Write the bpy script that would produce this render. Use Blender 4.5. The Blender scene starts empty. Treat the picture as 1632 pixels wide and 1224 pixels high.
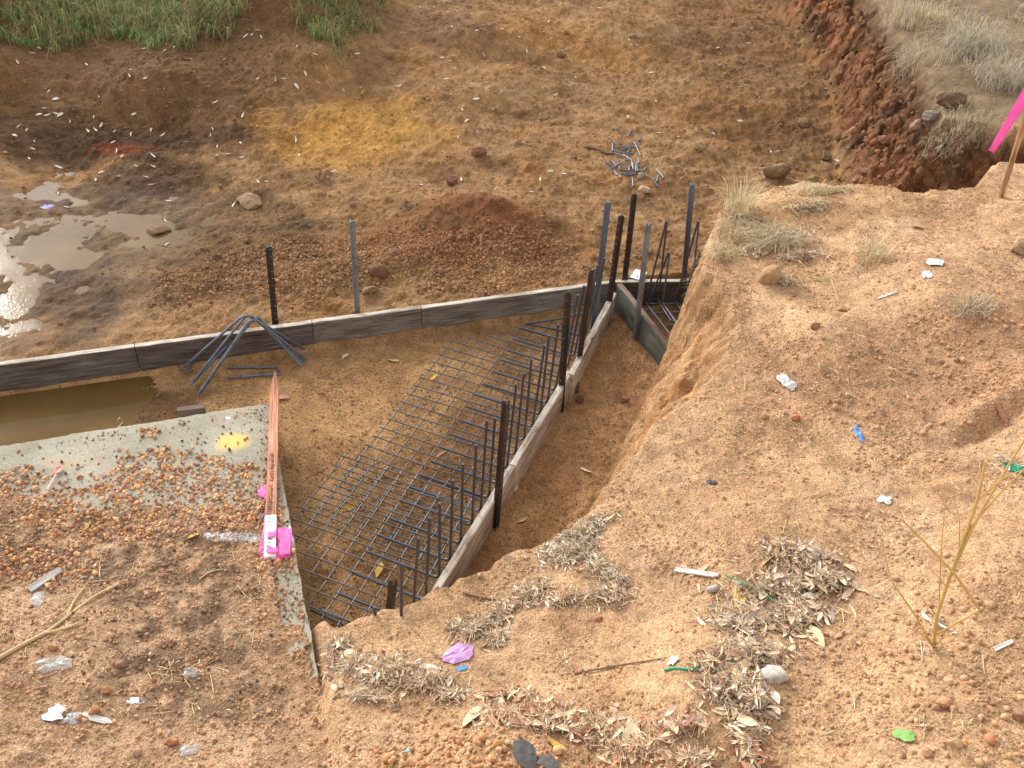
import bpy, bmesh, math, random
import numpy as np
from mathutils import Vector, Matrix
S = bpy.context.scene
COL = S.collection
rng = np.random.default_rng(7)
random.seed(7)

# ------------------------------------------------------------ camera, sky, sun
PITCH, ROLL, FOC = math.radians(38.93), math.radians(4.68), 1368.0
CAM = np.array([0.0, 0.0, 4.0])
_f = np.array([0, math.cos(PITCH), -math.sin(PITCH)])
_r0 = np.array([1.0, 0, 0]); _u0 = np.array([0, math.sin(PITCH), math.cos(PITCH)])
_r = _r0*math.cos(ROLL) + _u0*math.sin(ROLL)
_u = -_r0*math.sin(ROLL) + _u0*math.cos(ROLL)
cd = bpy.data.cameras.new('camera'); co = bpy.data.objects.new('camera', cd); COL.objects.link(co)
cd.sensor_width = 36; cd.lens = 36*FOC/1632; cd.clip_start = .05; cd.clip_end = 500
co.matrix_world = Matrix(((_r[0], _u[0], -_f[0], CAM[0]), (_r[1], _u[1], -_f[1], CAM[1]), (_r[2], _u[2], -_f[2], CAM[2]), (0, 0, 0, 1)))
S.camera = co
SUN_EL, SUN_AZ = math.radians(30), math.radians(-40)      # azimuth from +Y, negative = towards -X
W = bpy.data.worlds.new('World'); S.world = W; W.use_nodes = True
wn = W.node_tree; bg = wn.nodes['Background']
sky = wn.nodes.new('ShaderNodeTexSky'); sky.sky_type = 'NISHITA'; sky.sun_disc = False
sky.sun_elevation = SUN_EL; sky.sun_rotation = SUN_AZ
sky.dust_density = 1.5; sky.ozone_density = .6; sky.air_density = 1.0
hs = wn.nodes.new('ShaderNodeHueSaturation'); hs.inputs['Saturation'].default_value = .10
wn.links.new(sky.outputs[0], hs.inputs['Color']); wn.links.new(hs.outputs[0], bg.inputs[0])
bg.inputs[1].default_value = .15
sd = bpy.data.lights.new('sun', 'SUN'); sd.energy = .58; sd.angle = math.radians(5); sd.color = (1, .95, .87)
so = bpy.data.objects.new('sun', sd); COL.objects.link(so)
sdir = Vector((math.cos(SUN_EL)*math.sin(SUN_AZ), math.cos(SUN_EL)*math.cos(SUN_AZ), math.sin(SUN_EL)))
so.rotation_euler = sdir.to_track_quat('Z', 'Y').to_euler()
S.view_settings.view_transform = 'Standard'; S.view_settings.look = 'None'
S.view_settings.exposure = 1.57; S.view_settings.gamma = 1
S.render.engine = 'CYCLES'

# ------------------------------------------------------------ rays from the measured picture to the place
def ray(px, py): return _f + _r*(px-816)/FOC - _u*(py-612)/FOC
def G(px, py, z=0.0):
    d = ray(px, py); return CAM + d*(z-4)/d[2]
def GY(px, py, Y):
    d = ray(px, py); return CAM + d*Y/d[1]
def PR(P):
    P = np.array(P)-CAM; return 816+FOC*(P@_r)/(P@_f), 612-FOC*(P@_u)/(P@_f)
def lin(r, g, b, k=1.0):
    c = np.array([r, g, b])/255.0
    return np.where(c <= .04045, c/12.92, ((c+.055)/1.055)**2.4)*k

# ------------------------------------------------------------ noise
_perm = np.random.default_rng(3).permutation(256)
_perm = np.r_[_perm, _perm]
_ga = np.random.default_rng(4).random(256)*2*np.pi
_gx, _gy = np.cos(_ga), np.sin(_ga)
def perlin(x, y):
    x = np.asarray(x, float); y = np.asarray(y, float)
    xi = np.floor(x).astype(int); yi = np.floor(y).astype(int)
    xf = x-xi; yf = y-yi; xi &= 255; yi &= 255
    u = xf*xf*xf*(xf*(xf*6-15)+10); v = yf*yf*yf*(yf*(yf*6-15)+10)
    def gr(a, b, dx, dy):
        h = _perm[_perm[a & 255]+(b & 255)]; return _gx[h]*dx+_gy[h]*dy
    n00 = gr(xi, yi, xf, yf); n10 = gr(xi+1, yi, xf-1, yf); n01 = gr(xi, yi+1, xf, yf-1); n11 = gr(xi+1, yi+1, xf-1, yf-1)
    return (n00*(1-u)+n10*u)*(1-v)+(n01*(1-u)+n11*u)*v*1.0
def nz(x, y, s, o=0): return perlin(x/s+17.3*o, y/s-9.1*o+3.7)*1.5
def fbm(x, y, s, oc=4, o=0, g=.5):
    a = 1; r = 0
    for i in range(oc): r = r+a*nz(x, y, s/2**i, o+i*1.7); a *= g
    return r
def worley(x, y, s, o=0):
    x = x/s+o*3.3; y = y/s-o*1.7; xi = np.floor(x).astype(int); yi = np.floor(y).astype(int); d = np.full(x.shape, 9.0); idn = np.zeros(x.shape)
    for a in (-1, 0, 1):
        for b in (-1, 0, 1):
            h = _perm[_perm[(xi+a) & 255]+((yi+b) & 255)]; h2 = _perm[(h+77) & 255]
            q = np.hypot(xi+a+h/255.-x, yi+b+h2/255.-y); k = q < d; d = np.where(k, q, d); idn = np.where(k, _perm[(h+h2) & 255]/255., idn)
    return d, idn
def clods(x, y, s, o=0, keep=.5):
    d, i = worley(x+.2*s*nz(x, y, s*.5, o), y+.2*s*nz(x, y, s*.5, o+1), s, o); return np.clip(1-d*d*3.2, 0, 1)*np.clip((i-keep)/(1-keep), 0, 1)
def sm(a, b, x):
    t = np.clip((x-a)/(b-a), 0, 1); return t*t*(3-2*t)

# ------------------------------------------------------------ terrain definition
def seg_dist(x, y, poly, closed=True):
    P = np.array(poly, float); n = len(P); d = np.full(x.shape, 1e9)
    for i in range(n if closed else n-1):
        a = P[i]; b = P[(i+1) % n]; ab = b-a; L = ab@ab
        if L < 1e-12: continue
        t = np.clip(((x-a[0])*ab[0]+(y-a[1])*ab[1])/L, 0, 1)
        d = np.minimum(d, np.hypot(x-a[0]-t*ab[0], y-a[1]-t*ab[1]))
    return d
def inside(x, y, poly):
    P = np.array(poly, float); n = len(P); c = np.zeros(x.shape, bool); j = n-1
    for i in range(n):
        yi, yj = P[i, 1], P[j, 1]
        m = ((yi > y) != (yj > y))
        with np.errstate(all='ignore'):
            xx = (P[j, 0]-P[i, 0])*(y-yi)/((yj-yi) if yj != yi else 1e-12)+P[i, 0]
        c ^= m & (x < xx); j = i
    return c
def sdist(x, y, poly):
    d = seg_dist(x, y, poly); return np.where(inside(x, y, poly), -d, d)
def idw(x, y, pts, p=3.2):
    num = 0; den = 0
    for a, b, z in pts:
        w = 1/((x-a)**2+(y-b)**2+.03)**(p/2); num = num+w*z; den = den+w
    return num/den
def gp(lst): return [tuple(G(a, b, z)[:2]) for a, b, z in lst]

SLAB_A = G(427, 643, .25)[:2]; SLAB_E = np.array([.37, -.929]); SLAB_N = np.array([-.929, -.37])   # along the right edge / along the far edge
crest = [(505, 990, .28), (560, 988, .29), (640, 966, .31), (690, 938, .33), (760, 916, .36), (830, 884, .42), (900, 850, .48), (955, 800, .54),
         (1005, 725, .62), (1060, 668, .68), (1110, 622, .75), (1150, 580, .80), (1168, 520, .86), (1166, 470, .90), (1128, 430, .93), (1128, 390, .94), (1140, 340, .95),
         (1180, 315, .97), (1250, 299, 1.0), (1300, 290, 1.02), (1380, 292, 1.06), (1450, 306, 1.10), (1550, 300, 1.12), (1590, 262, 1.15), (1720, 240, 1.2)]
CR = gp(crest)
_c = np.array(CR)
foot = []
for i, (a, b, z) in enumerate(crest[:8]):
    foot.append(tuple(_c[i]+np.array([.02, .10+.02*i])))
foot += gp([(984, 745, 0), (1014, 672, 0), (1044, 600, 0), (1070, 548, 0), (1090, 494, 0), (1112, 452, .0), (1128, 420, .1)])
for i in range(16, len(crest)):
    foot.append(tuple(_c[i]+np.array([-.10, .26])))
wallfoot = [(4.95, 7.66), (4.5, 7.42), (3.95, 7.45), (3.5, 7.75), (3.28, 8.3), (3.3, 8.9)] + gp([(1318, 225, .15), (1303, 150, .25), (1268, 90, .35), (1215, 20, .45), (1165, -40, .5)])
wallcrest = gp([(1750, 200, 1.25), (1640, 204, 1.2), (1560, 198, 1.1), (1506, 190, 1.07), (1498, 150, 1.15), (1462, 95, 1.2), (1428, 50, 1.25), (1400, 5, 1.3), (1370, -40, 1.35)])
ins = SLAB_A + .07*SLAB_E + .07*SLAB_N
LOW = [tuple(ins+SLAB_N*14), tuple(ins)] + [tuple(ins+SLAB_E*1.62)] + foot + wallfoot + [(2.2, 30), (-30, 30), (-30, 0)]
ins2 = SLAB_A + .13*SLAB_E + .13*SLAB_N
BANK = [tuple(ins2+SLAB_N*14), tuple(ins2), tuple(ins2+SLAB_E*1.62)] + CR + [(12, 7.8), (60, 7.8), (60, -60), (-60, -60), (-60, -2)]
WALL = wallcrest + [(2.9, 30), (60, 60), (60, 8.1)]
lowpts = [(-5, 6, .08), (-4, 6, .08), (-3.5, 6.5, .08), (-3, 7, .1), (-4.5, 7.4, .1), (-2.7, 6, .13), (-1.5, 6, .2), (-.5, 6.5, .22), (.3, 6.9, .25), (-1, 7.3, .2), (1, 7, .2),
          (-2, 8, .2), (-2.2, 9.3, .32), (0, 9, .3), (1.5, 9, .3), (2.5, 8.5, .2), (2.3, 7.4, .1), (3.2, 7.4, .03), (-4, 8.3, .2), (-5.5, 8.2, .25), (-4, 9, .62), (-6, 8.8, .7),
          (-2.5, 9.9, .75), (-.8, 11, .8), (1, 12, .7), (3, 13, .6), (3, 11, .45), (1, 10.3, .4), (-.5, 10, .5), (-3, 11, 1.15), (-7, 10, 1.15), (0, 14, 1.1), (4, 16, 1.2), (-8, 16, 1.5), (0, 25, 1.6), (-15, 10, 1.2), (-8, 6, .08)]
highpts = [(a, b, crest[i][2]) for i, (a, b) in enumerate(CR)] + [(2, 4.5, 1.03), (3, 5, 1.2), (4, 6, 1.25), (1, 3.5, .68), (1.5, 3, .85), (.5, 2.7, .5), (-.3, 2.2, .38), (.1, 1.7, .62), (1, 2, .86),
          (1.9, 1.6, 1.1), (2.5, 2.5, 1.15), (3.5, 3.5, 1.3), (-.5, 1.6, .48), (-.8, 1.8, .38), (-2, 1.6, .36), (-1.3, 2.6, .27), (-3, 2, .34), (-1.4, 2, .33), (-2.2, 3, .27), (0, 0, 1.8), (2, 0, 2), (-2, 0, 1.1), (0, -1, 2.3), (0, -6, 2.4), (8, -3, 2.5), (-8, -3, 1.2),
          (3.6, 8.6, 1.12), (4.3, 9, 1.3), (5, 8.5, 1.3), (4.5, 10.5, 1.35), (4.5, 12, 1.5), (6, 12, 1.6), (6, 8, 1.3), (7, 7, 1.4), (8, 15, 2)] + [(a, b, z) for (a, b), z in zip(wallcrest, (1.25, 1.2, 1.1, 1.07, 1.15, 1.2, 1.25, 1.3, 1.35))]
EXPO = gp([(-900, 900, .25), (-900, 700, .25), (0, 690, .25), (300, 640, .25), (440, 615, .25), (530, 1000, .25), (520, 1086, .25), (497, 1075, .25), (485, 1000, .25), (483, 920, .25), (470, 868, .25), (440, 835, .25), (425, 790, .25),
           (400, 822, .25), (340, 826, .25), (290, 806, .25), (240, 812, .25), (180, 806, .25), (120, 818, .25), (60, 796, .25), (0, 785, .25)])
LB0, LB1 = np.array([-3.52, 4.38]), np.array([.77, 6.095])
lbd = (LB1-LB0)/np.hypot(*(LB1-LB0)); lbn = np.array([-lbd[1], lbd[0]])
def bump(x, y, c, rx, ry, rot=0):
    dx, dy = x-c[0], y-c[1]; ca, sa = math.cos(rot), math.sin(rot)
    u = (dx*ca+dy*sa)/rx; v = (-dx*sa+dy*ca)/ry; return np.exp(-(u*u+v*v))
def height(x, y, full=False):
    xw = x+.045*nz(x, y, .35, 1)+.03*nz(x, y, .11, 2); yw = y+.045*nz(x, y, .33, 3)+.03*nz(x, y, .1, 4)
    # the slab's hidden edge stays straight
    near_slab = (x < -.9) & (y < 5)
    xw = np.where(near_slab, x, xw); yw = np.where(near_slab, y, yw)
    dL = sdist(xw, yw, LOW); dB = sdist(xw, yw, BANK); dW = sdist(xw, yw, WALL)
    dH = np.minimum(dB, dW)
    a = np.maximum(dL, 0); b = np.maximum(dH, 0)
    t = a/(a+b+1e-9); t = np.where(dL <= 0, 0, np.where(dH <= 0, 1, t))
    wallz = (dW < dB).astype(float)*(t > 0)
    ts = t**.8
    ts = ts*(1-.25*np.sin(np.pi*ts)*(.5+.5*nz(x, y, .25, 8)))
    # low ground
    side = (x-LB0[0])*lbn[0]+(y-LB0[1])*lbn[1]        # + behind the long board
    F = idw(x, y, lowpts)
    F = F+.24*bump(x, y, (-.45, 6.98), .62, .36, .1)+.10*bump(x, y, (-1.3, 6.05), .8, .2, .35)+.06*bump(x, y, (-.3, 6.45), .5, .22, .3)+.05*bump(x, y, (-2.1, 6.4), .3, .3)
    inner = sm(.05, -.02, side)
    # right of the corner the line bends
    F = F*(1-inner)+0*inner
    F = F-.05*inner*bump(x, y, (-3.1, 4.15), .9, .42, .38)+.03*inner*bump(x, y, (-2.35, 4.35), .25, .3, .4)
    far = (1-inner)
    mud = sm(7.6, 6.9, y)*sm(-2.6, -3.1, x)*far
    rough = far*(1-.7*mud)
    F = F+rough*(.022*fbm(x, y, .9, 3, 5)+.016*fbm(x, y, .26, 4, 9, .6)+.007*np.abs(fbm(x, y, .07, 3, 12, .7)))
    F = F+mud*(.032*fbm(x, y, .6, 4, 21, .55)+.004*fbm(x, y, .08, 2, 23))
    steep = bump(x, y, (-4.6, 8.7), 3.0, .9, .1)*far
    F = F+steep*(.018*fbm(x, y, .35, 3, 31)+.022*np.abs(fbm(x, y, .15, 4, 33, .65)))
    # dozer-blade smears on the far floor
    sc = sm(7.6, 9.0, y)*sm(-1.8, 0, x)*far
    F = F+sc*(.02*fbm(x*.5+y*.15, y-x*.3, .3, 3, 41, .6)+.022*fbm(x*.7, y, .5, 2, 43))
    F = F+rough*(.035*clods(x, y, .16, 3, .72)+.020*clods(x, y, .08, 5, .55)+.010*clods(x, y, .04, 6, .4))+steep*.03*clods(x, y, .12, 7, .4)
    F = F-mud*.04*(bump(x, y, G(50, 312, .1)[:2], .18, .07, .1)+bump(x, y, G(130, 322, .1)[:2], .08, .06, .1)+bump(x, y, G(186, 298, .1)[:2], .16, .06, .1)+bump(x, y, G(140, 460, .1)[:2], .14, .07, .3))
    F = F-mud*.045*(bump(x, y, G(60, 530, .1)[:2], .35, .2, .4)+bump(x, y, G(130, 415, .1)[:2], .2, .14, .2))+mud*.03*(bump(x, y, G(190, 455, .1)[:2], .22, .14, .3)+bump(x, y, G(260, 330, .1)[:2], .3, .2, .3)+bump(x, y, G(90, 470, .1)[:2], .12, .1, .3))+mud*.012*clods(x, y, .07, 8, .5)
    F = F+inner*(.006*fbm(x, y, .35, 3, 51)+.0022*fbm(x, y, .035, 2, 53))
    # trench between right-hand boards, rougher
    tr = inner*sm(-.1, .5, x-((y-2.9)*.36-.32))
    F = F+tr*(.012*fbm(x, y, .3, 3, 61)+.006*np.abs(fbm(x, y, .07, 2, 63))+.03*clods(x, y, .13, 9, .6)+.014*clods(x, y, .05, 10, .4))
    # high ground
    B = idw(x, y, highpts)
    dE = sdist(x+.03*nz(x, y, .25, 71)+.02*nz(x, y, .07, 72), y+.10*nz(x, y, .3, 73)*sm(-1.1, -1.5, x)+.03*nz(x, y, .08, 74), EXPO)
    wl = sm(-.05, -.35, x-(y-2.26)*(-.4)+.8-.0) if False else 1.0
    slabz = (x-SLAB_A[0])*(-SLAB_N[0])+(y-SLAB_A[1])*(-SLAB_N[1])      # <0 : over the slab
    cover = .255+.04*np.clip(dE, 0, .3)+.012*fbm(x, y, .14, 3, 75)*sm(0, .06, dE)
    cover = np.where(dE < 0, .215, cover)
    w = sm(.1, .9, dE)
    onslab = sm(.05, -.02, slabz)
    cov = cover*(1-w)+np.maximum(B, .262)*w
    Hh = B*(1-onslab)+cov*onslab
    nb = (1-onslab)*(1-wallz)
    Hh = Hh+(.014*fbm(x, y, .5, 3, 81)+.005*fbm(x, y, .09, 3, 83)+.0028*fbm(x, y, .03, 1, 85))*(nb+wallz*.8+onslab*w*.6)+nb*(.008*clods(x, y, .07, 16, .75)+.006*clods(x, y, .03, 17, .6))+onslab*w*(.012*clods(x, y, .09, 18, .6)+.006*clods(x, y, .035, 19, .5))
    # little sand hollows right of the bank
    Hh = Hh-.09*bump(x, y, G(1605, 655, 1.1)[:2], .26, .06, .45)+.05*bump(x, y, G(1590, 625, 1.1)[:2], .26, .06, .45)
    Hh = Hh+dry_rise(x, y)
    Hh = Hh-.055*np.exp(-(slabz/.05)**2)*(slabz > 0)*sm(2.1, 2.3, y)*sm(3.0, 2.8, y)
    H = F*(1-ts)+Hh*ts
    fz = 4*ts*(1-ts)
    H = H+fz*(.05*fbm(x, y, .2, 4, 91, .6)*(.6+1.2*wallz)+.014*fbm(x, y, .06, 2, 93)*(1+wallz))
    H = H+fz*wallz*(.10*clods(x, y, .30, 11, .3)+.055*clods(x, y, .13, 12, .4)+.03*clods(x, y, .06, 13, .3))+fz*(1-wallz)*(.05*clods(x, y, .12, 14, .4)+.025*clods(x, y, .05, 15, .4))
    if full: return H, dict(ts=ts, wall=wallz, inner=inner, mud=mud, dE=dE, onslab=onslab, tr=tr, fz=fz, far=far, side=side, w=w)
    return H
def dry_rise(x, y):
    c = G(1250, 330, 1.0)[:2]
    return .05*bump(x, y, c, .5, .14, .4)

def axis(dense, lo, hi):
    a = list(dense); s = a[-1]-a[-2]
    while a[-1] < hi: s *= 1.13; a.append(a[-1]+s)
    b = [a[0]]; s = a[1]-a[0]
    while b[-1] > lo: s *= 1.13; b.append(b[-1]-s)
    return np.array(b[:0:-1]+a)
ys = [1.2]
while ys[-1] < 14.5: ys.append(ys[-1]+.0024*math.hypot(ys[-1], 3.4))
XA = axis(np.arange(-4.6, 4.8, .0125), -90, 90); YA = axis(ys, -90, 90)
GX, GY2 = np.meshgrid(XA, YA)
HZ, MK = height(GX.ravel(), GY2.ravel(), True)
HZ = HZ.reshape(GX.shape)
def TZ(x, y):
    x = np.asarray(x, float); y = np.asarray(y, float)
    i = np.clip(np.searchsorted(XA, x)-1, 0, len(XA)-2); j = np.clip(np.searchsorted(YA, y)-1, 0, len(YA)-2)
    u = (x-XA[i])/(XA[i+1]-XA[i]); v = (y-YA[j])/(YA[j+1]-YA[j])
    return (HZ[j, i]*(1-u)+HZ[j, i+1]*u)*(1-v)+(HZ[j+1, i]*(1-u)+HZ[j+1, i+1]*u)*v
def T(px, py, up=0.0):
    d = ray(px, py); t = np.linspace(2.0, 22, 4000)
    P = CAM[None]+d[None]*t[:, None]
    h = P[:, 2]-TZ(P[:, 0], P[:, 1]); k = int(np.argmax(h < up))
    if k == 0: k = len(t)-1
    a, b = h[k-1]-up, h[k]-up
    tt = t[k-1]+(t[k]-t[k-1])*a/(a-b+1e-12); return CAM+d*tt
def Tn(x, y, e=.03):
    dx = (TZ(x+e, y)-TZ(x-e, y))/(2*e); dy = (TZ(x, y+e)-TZ(x, y-e))/(2*e)
    n = np.stack([-dx, -dy, np.ones_like(dx)], -1); return n/np.linalg.norm(n, axis=-1, keepdims=True)

# ------------------------------------------------------------ soil colours (what each patch of ground is made of)
C_FAR = lin(168, 128, 86); C_PIT = lin(190, 146, 98); C_FG = lin(212, 168, 124); C_FGL = lin(204, 164, 126); C_SAND = lin(206, 160, 112)
C_RED = lin(128, 78, 46); C_OCH = lin(196, 144, 68); C_DARK = lin(96, 70, 46); C_MUD = lin(128, 98, 66); C_WALL = lin(134, 92, 60); C_PEB = lin(172, 124, 82)
C_HUM = lin(104, 82, 64); C_PALE = lin(176, 140, 100); C_DRY = lin(150, 126, 98)
ALB = .74
def zone(c, w, col): return c*(1-w[:, None])+np.asarray(col)[None]*w[:, None]
def ell(x, y, px, py, z, rx, ry, rot=0, soft=.5, o=0):
    c = G(px, py, z)[:2]; dx, dy = x-c[0], y-c[1]; ca, sa = math.cos(rot), math.sin(rot)
    u = (dx*ca+dy*sa)/rx; v = (-dx*sa+dy*ca)/ry
    r = np.sqrt(u*u+v*v)+.45*fbm(x, y, max(min(rx, ry), .12)*.9, 3, 100+o)
    return sm(1+soft/2, 1-soft/2, r)
def soil_colour(x, y, M):
    n = len(x); c = np.tile(C_FAR, (n, 1))
    far = M['far']; v = fbm(x, y, .8, 4, 201)
    c = zone(c, np.clip(v, 0, 1)*.7, lin(178, 132, 82)); c = zone(c, np.clip(-v, 0, 1)*.7, lin(138, 98, 62))
    c = zone(c, sm(.15, .6, fbm(x*.6, y, .4, 4, 203))*.7, lin(182, 144, 102)); c = zone(c, sm(.25, .7, fbm(x*.7, y, .5, 4, 207))*.4, lin(104, 74, 50)); c = zone(c, sm(.3, .7, fbm(x, y, .7, 3, 208))*.5, lin(178, 128, 70))
    E = lambda *a, **k: ell(x, y, *a, **k)
    c = zone(c, sm(-2.2, -3.2, x)*sm(7.4, 8.2, y)*.8, lin(112, 80, 52))
    c = zone(c, E(560, 195, .35, .9, .58, .05, 1.0, 1)*.8, C_OCH)
    c = zone(c, E(520, 230, .3, .7, .5, .2, .6, 2)*.6, C_OCH)
    c = zone(c, E(900, 95, .4, 1.1, .45, -.1, .8, 3)*.45, lin(182, 128, 62))
    c = zone(c, E(1180, 190, .3, .9, .6, .2, .8, 4)*.45, lin(170, 120, 62))
    c = zone(c, E(1150, 30, .5, 1.2, .6, .2, .8, 5)*.4, lin(170, 120, 72))
    c = zone(c, E(360, 265, .2, .55, .35, .1, .6, 6)*.8, lin(172, 132, 92))
    c = zone(c, E(755, 360, .35, .75, .5, .0, 1.0, 7)*.85, C_RED)
    c = zone(c, E(660, 390, .3, .5, .25, .2, .9, 8)*.5, lin(140, 92, 56))
    c = zone(c, E(480, 400, .2, .9, .35, .35, .8, 9)*.75, lin(158, 112, 70))
    c = zone(c, E(650, 30, .8, 1.0, .5, 0, .8, 10)*.6, lin(120, 84, 60))
    c = zone(c, E(60, 200, .3, 1.3, .35, .15, .7, 11)*.8, C_DARK)
    c = zone(c, E(130, 240, .15, 1.6, .32, .15, .7, 12)*.85, lin(92, 68, 48))
    c = zone(c, E(200, 400, .1, 2.0, 1.1, .3, .5, 13)*.85, C_MUD); c = zone(c, E(200, 400, .1, 2.0, 1.1, .3, .5, 13)*sm(.0, .5, fbm(x, y, .35, 3, 251))*.7, lin(92, 70, 50))
    c = zone(c, E(230, 300, .1, .7, .4, .3, .8, 14)*.8, lin(92, 68, 50))
    c = zone(c, E(110, 480, .1, .35, .6, .5, .9, 15)*.7, lin(84, 62, 44))
    c = zone(c, E(195, 245, .15, .3, .12, 0, .5, 16)*.9, lin(128, 66, 32))
    c = zone(c, E(1240, 250, .1, .5, .5, 0, .8, 17)*.5, lin(116, 84, 54))
    c = zone(c, sm(3.0, 2.2, np.abs(y-11.8))*sm(1.4, 2.2, x)*M['far']*.5, lin(122, 84, 54))
    # inside the formwork
    ci = np.tile(C_PIT, (n, 1)); v = fbm(x, y, .5, 3, 211)
    ci = zone(ci, np.clip(v, 0, 1)*.6, lin(198, 152, 100)); ci = zone(ci, np.clip(-v, 0, 1)*.6, lin(140, 98, 60))
    ci = zone(ci, E(205, 660, 0, .45, .3, .3, .6, 18)*.85, lin(106, 76, 50))
    ci = zone(ci, E(700, 760, 0, .25, 1.3, -.33, .9, 19)*.5, lin(128, 88, 54))
    ci = zone(ci, M['tr']*.7, lin(194, 146, 100)); ci = zone(ci, M['tr']*sm(.1, .6, fbm(x, y, .3, 3, 213))*.6, lin(156, 116, 76))
    c = c*(1-M['inner'][:, None])+ci*M['inner'][:, None]
    # high ground
    h = np.tile(C_FG, (n, 1)); v = fbm(x, y, .6, 4, 221)
    h = zone(h, np.clip(v, 0, 1)*.7, lin(220, 182, 142)); h = zone(h, np.clip(-v, 0, 1)*.6, lin(196, 156, 114))
    h = zone(h, sm(.2, .7, fbm(x, y, .22, 3, 223))*.3, lin(184, 138, 104))
    h = zone(h, E(1500, 540, 1.2, 1.1, .6, .3, .9, 20)*.55, lin(180, 134, 98))
    h = zone(h, E(1350, 330, 1.05, 1.2, .3, .3, .6, 21)*.5, lin(186, 144, 96))
    left = sm(-.5, -.9, x-(-.4)*(y-2.26))
    left = sm(.1, -.3, (x-SLAB_A[0])*(-SLAB_N[0])+(y-SLAB_A[1])*(-SLAB_N[1]))
    hl = np.tile(C_FGL, (n, 1)); v2 = fbm(x, y, .4, 4, 225)
    hl = zone(hl, np.clip(v2, 0, 1)*.7, lin(212, 174, 138)); hl = zone(hl, np.clip(-v2, 0, 1)*.5, lin(170, 136, 106))
    hl = zone(hl, np.clip(E(130, 860, .28, .8, .32, -.1, .6, 26)+E(260, 900, .28, .5, .28, 0, .6, 27)+E(290, 1000, .3, .22, .4, 0, .6, 28)+E(390, 1080, .3, .45, .25, -.2, .7, 29)*.7+E(230, 1060, .3, .3, .25, .3, .7, 30)*.6, 0, 1)*sm(-.5, .3, fbm(x, y, .09, 3, 231))*.7, C_HUM)
    h = h*(1-left[:, None])+hl*left[:, None]
    # plateau at the top right, dry and grey
    pl = sm(7.6, 8.2, y)*sm(2.8, 3.4, x)
    h = zone(h, pl, C_DRY)
    # paint on the ground
    h = zone(h, E(368, 853, .27, .13, .035, .05, .5, 40)*.85, lin(235, 235, 238))
    # freshly cut faces
    fz = np.clip(M['fz']*1.3, 0, 1)
    f = np.tile(C_SAND, (n, 1)); f = zone(f, sm(-.1, .5, fbm(x, y, .18, 3, 241))*.6, lin(190, 132, 74)); f = zone(f, sm(.55, .75, M['ts'])*.5, lin(176, 130, 86))
    wl = np.tile(C_WALL, (n, 1)); wl = zone(wl, sm(-.1, .5, fbm(x, y, .3, 3, 243))*.8, lin(154, 102, 68)); wl = zone(wl, sm(.5, .9, M['ts'])*.75, lin(88, 66, 50))
    wl = zone(wl, sm(.1, .6, fbm(x, y, .4, 3, 245))*.7, lin(92, 66, 48)); wl = zone(wl, E(1320, 60, .6, .16, .12, 0, .5, 41), lin(172, 112, 60))
    f = f*(1-M['wall'][:, None])+wl*M['wall'][:, None]
    t = M['ts'][:, None]; c = c*(1-t)+h*t
    back = sm(5.6, 6.2, y)*(1-M['wall'])*fz; f = zone(f, back, lin(150, 104, 64))
    c = c*(1-fz[:, None])+f*fz[:, None]
    c = c*.95+c.mean(1, keepdims=True)*.05
    return c*ALB*1.03

# ------------------------------------------------------------ materials
def mat(name, build):
    m = bpy.data.materials.new(name); m.use_nodes = True
    nt = m.node_tree; b = nt.nodes['Principled BSDF']; build(nt, b); return m
def N(nt, t, **k):
    n = nt.nodes.new(t)
    for a, v in k.items():
        if a in n.inputs: n.inputs[a].default_value = v
        else: setattr(n, a, v)
    return n
def noise(nt, src, scale, detail=4, rough=.6, stretch=None):
    n = N(nt, 'ShaderNodeTexNoise'); n.inputs['Scale'].default_value = scale; n.inputs['Detail'].default_value = detail; n.inputs['Roughness'].default_value = rough
    if stretch:
        mp = N(nt, 'ShaderNodeMapping'); mp.inputs['Scale'].default_value = stretch; nt.links.new(src, mp.inputs[0]); src = mp.outputs[0]
    nt.links.new(src, n.inputs['Vector']); return n.outputs['Fac']
def ramp(nt, fac, stops):
    r = N(nt, 'ShaderNodeValToRGB'); e = r.color_ramp.elements
    while len(e) < len(stops): e.new(.5)
    for el, (p, c) in zip(e, stops): el.position = p; el.color = (*c, 1) if len(c) == 3 else c
    nt.links.new(fac, r.inputs[0]); return r.outputs[0]
def mix(nt, a, b, fac, mode='MIX'):
    m = N(nt, 'ShaderNodeMix', data_type='RGBA', blend_type=mode)
    for s, v in ((m.inputs[0], fac), (m.inputs[6], a), (m.inputs[7], b)):
        if hasattr(v, 'node'): nt.links.new(v, s)
        else: s.default_value = v if not hasattr(v, '__len__') else (*v[:3], 1)
    return m.outputs[2]
def bumpn(nt, b, hgt, strength, dist, prev=None):
    n = N(nt, 'ShaderNodeBump'); n.inputs['Strength'].default_value = strength; n.inputs['Distance'].default_value = dist
    nt.links.new(hgt, n.inputs['Height'])
    if prev: nt.links.new(prev, n.inputs['Normal'])
    nt.links.new(n.outputs[0], b.inputs['Normal']); return n.outputs[0]
g3 = lambda v: (v, v, v)
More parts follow.
